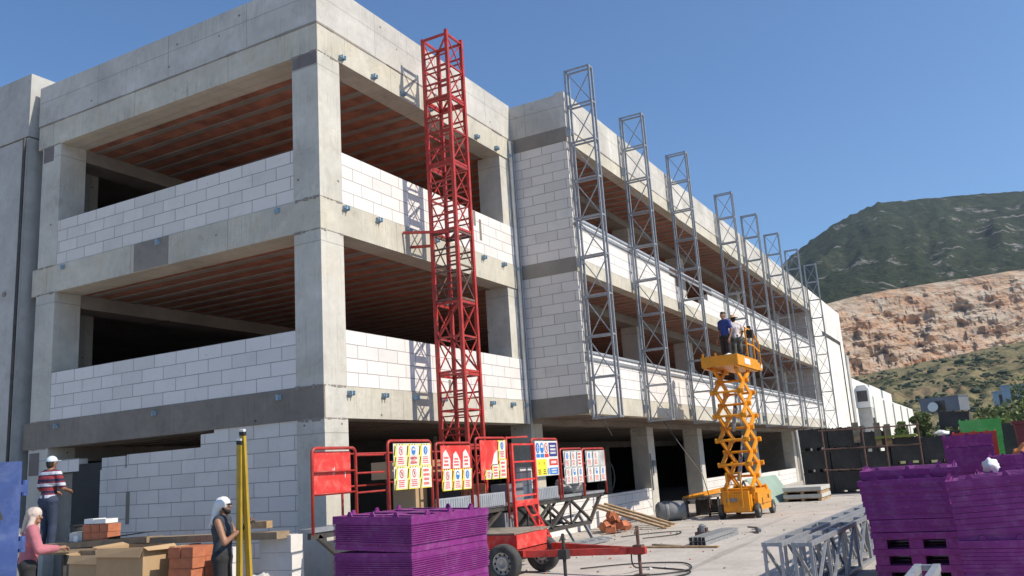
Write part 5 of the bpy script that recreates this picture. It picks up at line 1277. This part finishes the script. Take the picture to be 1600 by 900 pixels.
def striped():
    m, n, l, b = new_mat('striped_shirt'); tc = n.new("ShaderNodeTexCoord"); sp = n.new("ShaderNodeSeparateXYZ"); l.new(tc.outputs['Object'], sp.inputs[0])
    f = math_(n, l, 'FRACT', math_(n, l, 'MULTIPLY', sp.outputs[2], 4.9)); x = n.new("ShaderNodeValToRGB"); cr = x.color_ramp; cr.interpolation = 'CONSTANT'
    cols_ = [(0, (.02, .02, .06)), (.22, (.25, .03, .04)), (.5, (.02, .02, .05)), (.6, (.55, .58, .66)), (.86, (.2, .03, .05))]
    cr.elements[0].position = 0; cr.elements[0].color = rgb(cols_[0][1]); cr.elements[1].position = cols_[1][0]; cr.elements[1].color = rgb(cols_[1][1])
    for p, c_ in cols_[2:]: e = cr.elements.new(p); e.color = rgb(c_)
    l.new(f, x.inputs[0]); l.new(x.outputs[0], b.inputs['Base Color']); b.inputs['Roughness'].default_value = .9; return m
m_str = striped()
person('man in a striped shirt and pale blue cap laying a block by the left column', (-1.3, 5.3, .79), R(-80), 1.68,
       dict(elL=(-.27, .06, 1.14), wrL=(-.17, .3, 1.08), elR=(.28, .06, 1.14), wrR=(.17, .3, 1.1), hd=(.1, 1, .1)), m_str, m_jean, .4, 'cap', lean=.05)
person('worker in a pink long-sleeved shirt with a pale headscarf reaching to the bench', (-3.85, 1.85, 0), R(-118), 1.62,
       dict(elR=(.28, .12, 1.14), wrR=(.2, .38, 1.14), elL=(-.26, .1, 1.14), wrL=(-.12, .36, 1.13), hd=(.5, .8, -.15)), m_pinks, m_dpant, .92, 'pink', lean=.08)
person('bearded man in a grey sleeveless top and white headscarf holding yellow beams', (-3.1, -.96, 0), R(-152), 1.6,
       dict(elR=(.25, .12, 1.13), wrR=(.1, .34, 1.33), elL=(-.22, .14, 1.16), wrL=(-.03, .34, 1.35), hd=(0, 1, 0)), m_gsh, m_dpant, 0, 'scarf', beard=True, gloves='LR')
person('dark-haired worker in a blue T-shirt standing on the lift platform', (13.75, -3.32, 4.2), R(60), 1.62,
       dict(elL=(-.24, -.06, 1.12), wrL=(-.22, .06, .86), hd=(-.3, 1, 0)), m_blsh, m_dpant, .3, None, group=None)
person('worker in a straw hat and white shirt on the lift platform reaching for the controls', (14.2, -3.52, 4.2), R(-55), 1.55,
       dict(elR=(.32, .2, 1.2), wrR=(.36, .46, 1.05), elL=(-.27, .02, 1.15), wrL=(-.22, .15, .9), hd=(0, 1, -.1)), m_wsh, m_cargo, .3, 'straw', lean=.1)
# yellow beams in his hands
for a, b_, lbl in (((-2.86, -1.22, 0), (-3.2, -1.42, 2.33), 'long yellow beam held upright by the bearded man, taller one'), ((-2.95, -1.1, 0), (-3.21, -1.38, 2.22), 'long yellow beam held upright by the bearded man, shorter one')):
    t = thing('yellow_beam', lbl, 'beam', (0, 0, 0), 0, 'yellow beams held by the bearded man')
    MB().bar(a, b_, .075, .04).build('shaft', m_ybeam if 'm_ybeam' in globals() else plain('beam_yellow', (.5, .33, .03), .6, 0, .15, 6, dirt=(.25, .17, .05), dirt_amt=.4), t)
    d = (Vector(b_) - Vector(a)).normalized(); e = Vector(b_)
    MB().bar(e, e + d * .05, .08, .045).build('end_cap', m_blackm, t); MB().bar(e + d * .051, e + d * .08, .07, .04).build('cap_tip', m_whitep, t)

# ================================================================== hillside things
def tree(label, loc, h, r, leaf, seed, trunk=True, cat='tree', name='tree', n=900, ls=.16):
    rn = random.Random(seed); t = thing(name, label, cat, loc)
    b = MB()
    if trunk:
        b.tube([(0, 0, 0), (.05 * h, 0, .3 * h), (.02, .03 * h, .6 * h)], [.05 * h, .035 * h, .015 * h], 7)
        for k in range(5):
            a = k * 1.3; b.tube([(.03, 0, .3 * h + k * .06 * h), (math.cos(a) * r * .6, math.sin(a) * r * .6, .55 * h + k * .07 * h)], [.02 * h, .006 * h], 5)
    else:
        for k in range(5): a = k * 1.3; b.tube([(0, 0, 0), (math.cos(a) * r * .5, math.sin(a) * r * .5, .6 * h)], [.03 * h, .01 * h], 5)
    b.build('trunk' if trunk else 'stem', m_wood2, t)
    cl = []
    for k in range(11):
        a = rn.uniform(0, 6.28); rr = rn.uniform(0, .75) * r; cl.append((rr * math.cos(a), rr * math.sin(a), h * rn.uniform(.45 if trunk else .25, .9), rn.uniform(.25, .5) * r))
    f = MB()
    for i in range(n):
        c = rn.choice(cl); d = Vector((rn.gauss(0, 1), rn.gauss(0, 1), rn.gauss(0, .8))).normalized() * c[3] * rn.uniform(.55, 1.1)
        p = Vector(c[:3]) + d; u = Vector((rn.uniform(-1, 1), rn.uniform(-1, 1), rn.uniform(-1, 1))).normalized(); v = u.cross(Vector((rn.uniform(-1, 1), rn.uniform(-1, 1), .3))).normalized(); s_ = ls * rn.uniform(.5, 1.3) 
        f.m = rn.choice([0, 0, 1]); f.add([p - u * s_, p + v * s_ * .6, p + u * s_, p - v * s_ * .6], [(0, 1, 2, 3)])
    f.build('crown' if trunk else 'foliage', leaf, t, fix=False); return t
m_lf = plain('leaf_green', (.075, .12, .03), .8, 0, .2, 1); m_lf2 = plain('leaf_light', (.16, .2, .06), .8, 0, .2, 1); m_lf3 = plain('leaf_olive', (.1, .13, .05), .8, 0, .2, 1)
AZ = (-11.24, -9.67)
def at(px_az, d): a = R(px_az); return (AZ[0] + d * math.cos(a), AZ[1] + d * math.sin(a))
def on(az, d):
    x, y = at(az, d); return (x, y, 0)
bushes = [(3.55, 96, 4.6, 1.1, 'slender dark tree right of the white warehouse end'), (4.6, 92, 3.9, .9, 'young tree before the white warehouse wall'), (2.6, 110, 3.2, 1.6, 'low green bush between the warehouse and the black crates'),
          (.2, 75, 3.3, 2.2, 'green bush rising behind the bright green crates'), (-1.5, 70, 3.9, 2.6, 'broad green bush left of the maroon bin'), (-2.6, 62, 3.8, 2.4, 'leafy bush at the right edge above the maroon bin'),
          (-3.1, 95, 6.6, 2.6, 'dark green tree at the right edge beside the blue-grey shed'), (-4.6, 60, 4.5, 2.6, 'green bush just past the right edge of the crates'), (1.1, 120, 3.6, 3.2, 'wide low shrub below the grey container')]
for i, (az, d, h, r, lbl) in enumerate(bushes):
    tree(lbl, on(az, d), h, r, [m_lf, m_lf2] if i % 2 else [m_lf3, m_lf2], 30 + i, trunk=(i in (0, 1, 6)), cat='tree' if i in (0, 1, 6) else 'bush', name='tree' if i in (0, 1, 6) else 'bush', n=1500, ls=.2)
# strip of rough grass before the hill
m, n, l, b = new_mat('verge_grass'); g_ = n.new("ShaderNodeNewGeometry"); a1 = noise(n, l, g_.outputs['Position'], .25, 7, .75)
l.new(mixc(n, l, ramp(n, l, a1, .4, .62), (.16, .15, .06), (.07, .085, .03)), b.inputs['Base Color']); b.inputs['Roughness'].default_value = 1
vg = MB(); rn = random.Random(6); nx, ny = 40, 60
pts = []
for i in range(nx + 1):
    for j in range(ny + 1):
        x = 62 + i * 4.2; y = -130 + j * 2.15; e = min(1, i / 12); z = .02 + e * (.5 + i * .045) + (rn.uniform(-.12, .2) if i else 0)
        pts.append((x, y, z))
vg.add(pts, [(i * (ny + 1) + j, (i + 1) * (ny + 1) + j, (i + 1) * (ny + 1) + j + 1, i * (ny + 1) + j + 1) for i in range(nx) for j in range(ny)])
o = vg.build('grass_bank', m, fix=False); o['kind'] = 'structure'
def shed(name, label, loc, rz, w_, d, h, mat, cat):
    t = thing(name, label, cat, loc, rz); MB().box(0, w_, 0, d, 0, h).build('body', mat, t)
    MB().box(-.1, w_ + .1, -.1, d + .1, h + .002, h + .15).build('roof', mat, t); MB().box(-.03, -.002, d * .35, d * .6, .1, h * .8).build('door', m_dsteel, t); return t
m_cgrey = plain('container_grey', (.16, .17, .2), .7, 0, .1, .5); m_cblue = plain('shed_blue', (.3, .38, .46), .6, 0, .15, .4)
x, y = at(1.35, 160); shed('grey_container', 'long dark grey container on the slope right of the warehouse', (x, y, 6.4), R(-28), 3, 6.8, 2.3, m_cgrey, 'container')
x, y = at(-2.05, 150); shed('blue_shed', 'blue-grey metal shed on the slope at the far right', (x, y, 6.7), R(0), 3, 3.0, 2.4, m_cblue, 'shed'); x, y = at(-1.2, 150); shed('blue_shed', 'lower pale blue shed left of the blue-grey one', (x, y, 6.3), R(0), 3, 2.0, 2.0, m_cblue, 'shed')
x, y = at(2.75, 160); wt = thing('white_tank', 'white round tank with dark opening at the left end of the grey container', 'tank', (x, y, 6.5), R(5))
MB().lathe([(0.42, -.2), (.75, -.2), (.75, 2), (0, 2)], (0, 0, .75), 'x', 18).build('shell', m_whitep, wt); MB().lathe([(0, 0), (.42, 0), (.42, .05)], (0, 0, .75), 'x', 14).build('opening', m_glass, wt)

# thin summer haze over the whole place
hz = MB().box(-3300, 3300, -3300, 3300, -3, 900).build('haze', m_black); hz['kind'] = 'stuff'; hz['label'] = 'thin bluish haze in the distance'
m, n, l, b = new_mat('haze_air'); n.remove(b); v = n.new('ShaderNodeVolumePrincipled'); v.inputs['Color'].default_value = (.72, .84, 1, 1); v.inputs['Density'].default_value = .000075
v.inputs['Anisotropy'].default_value = .3; l.new(v.outputs[0], n['Material Output'].inputs['Volume']); hz.data.materials.clear(); hz.data.materials.append(m)
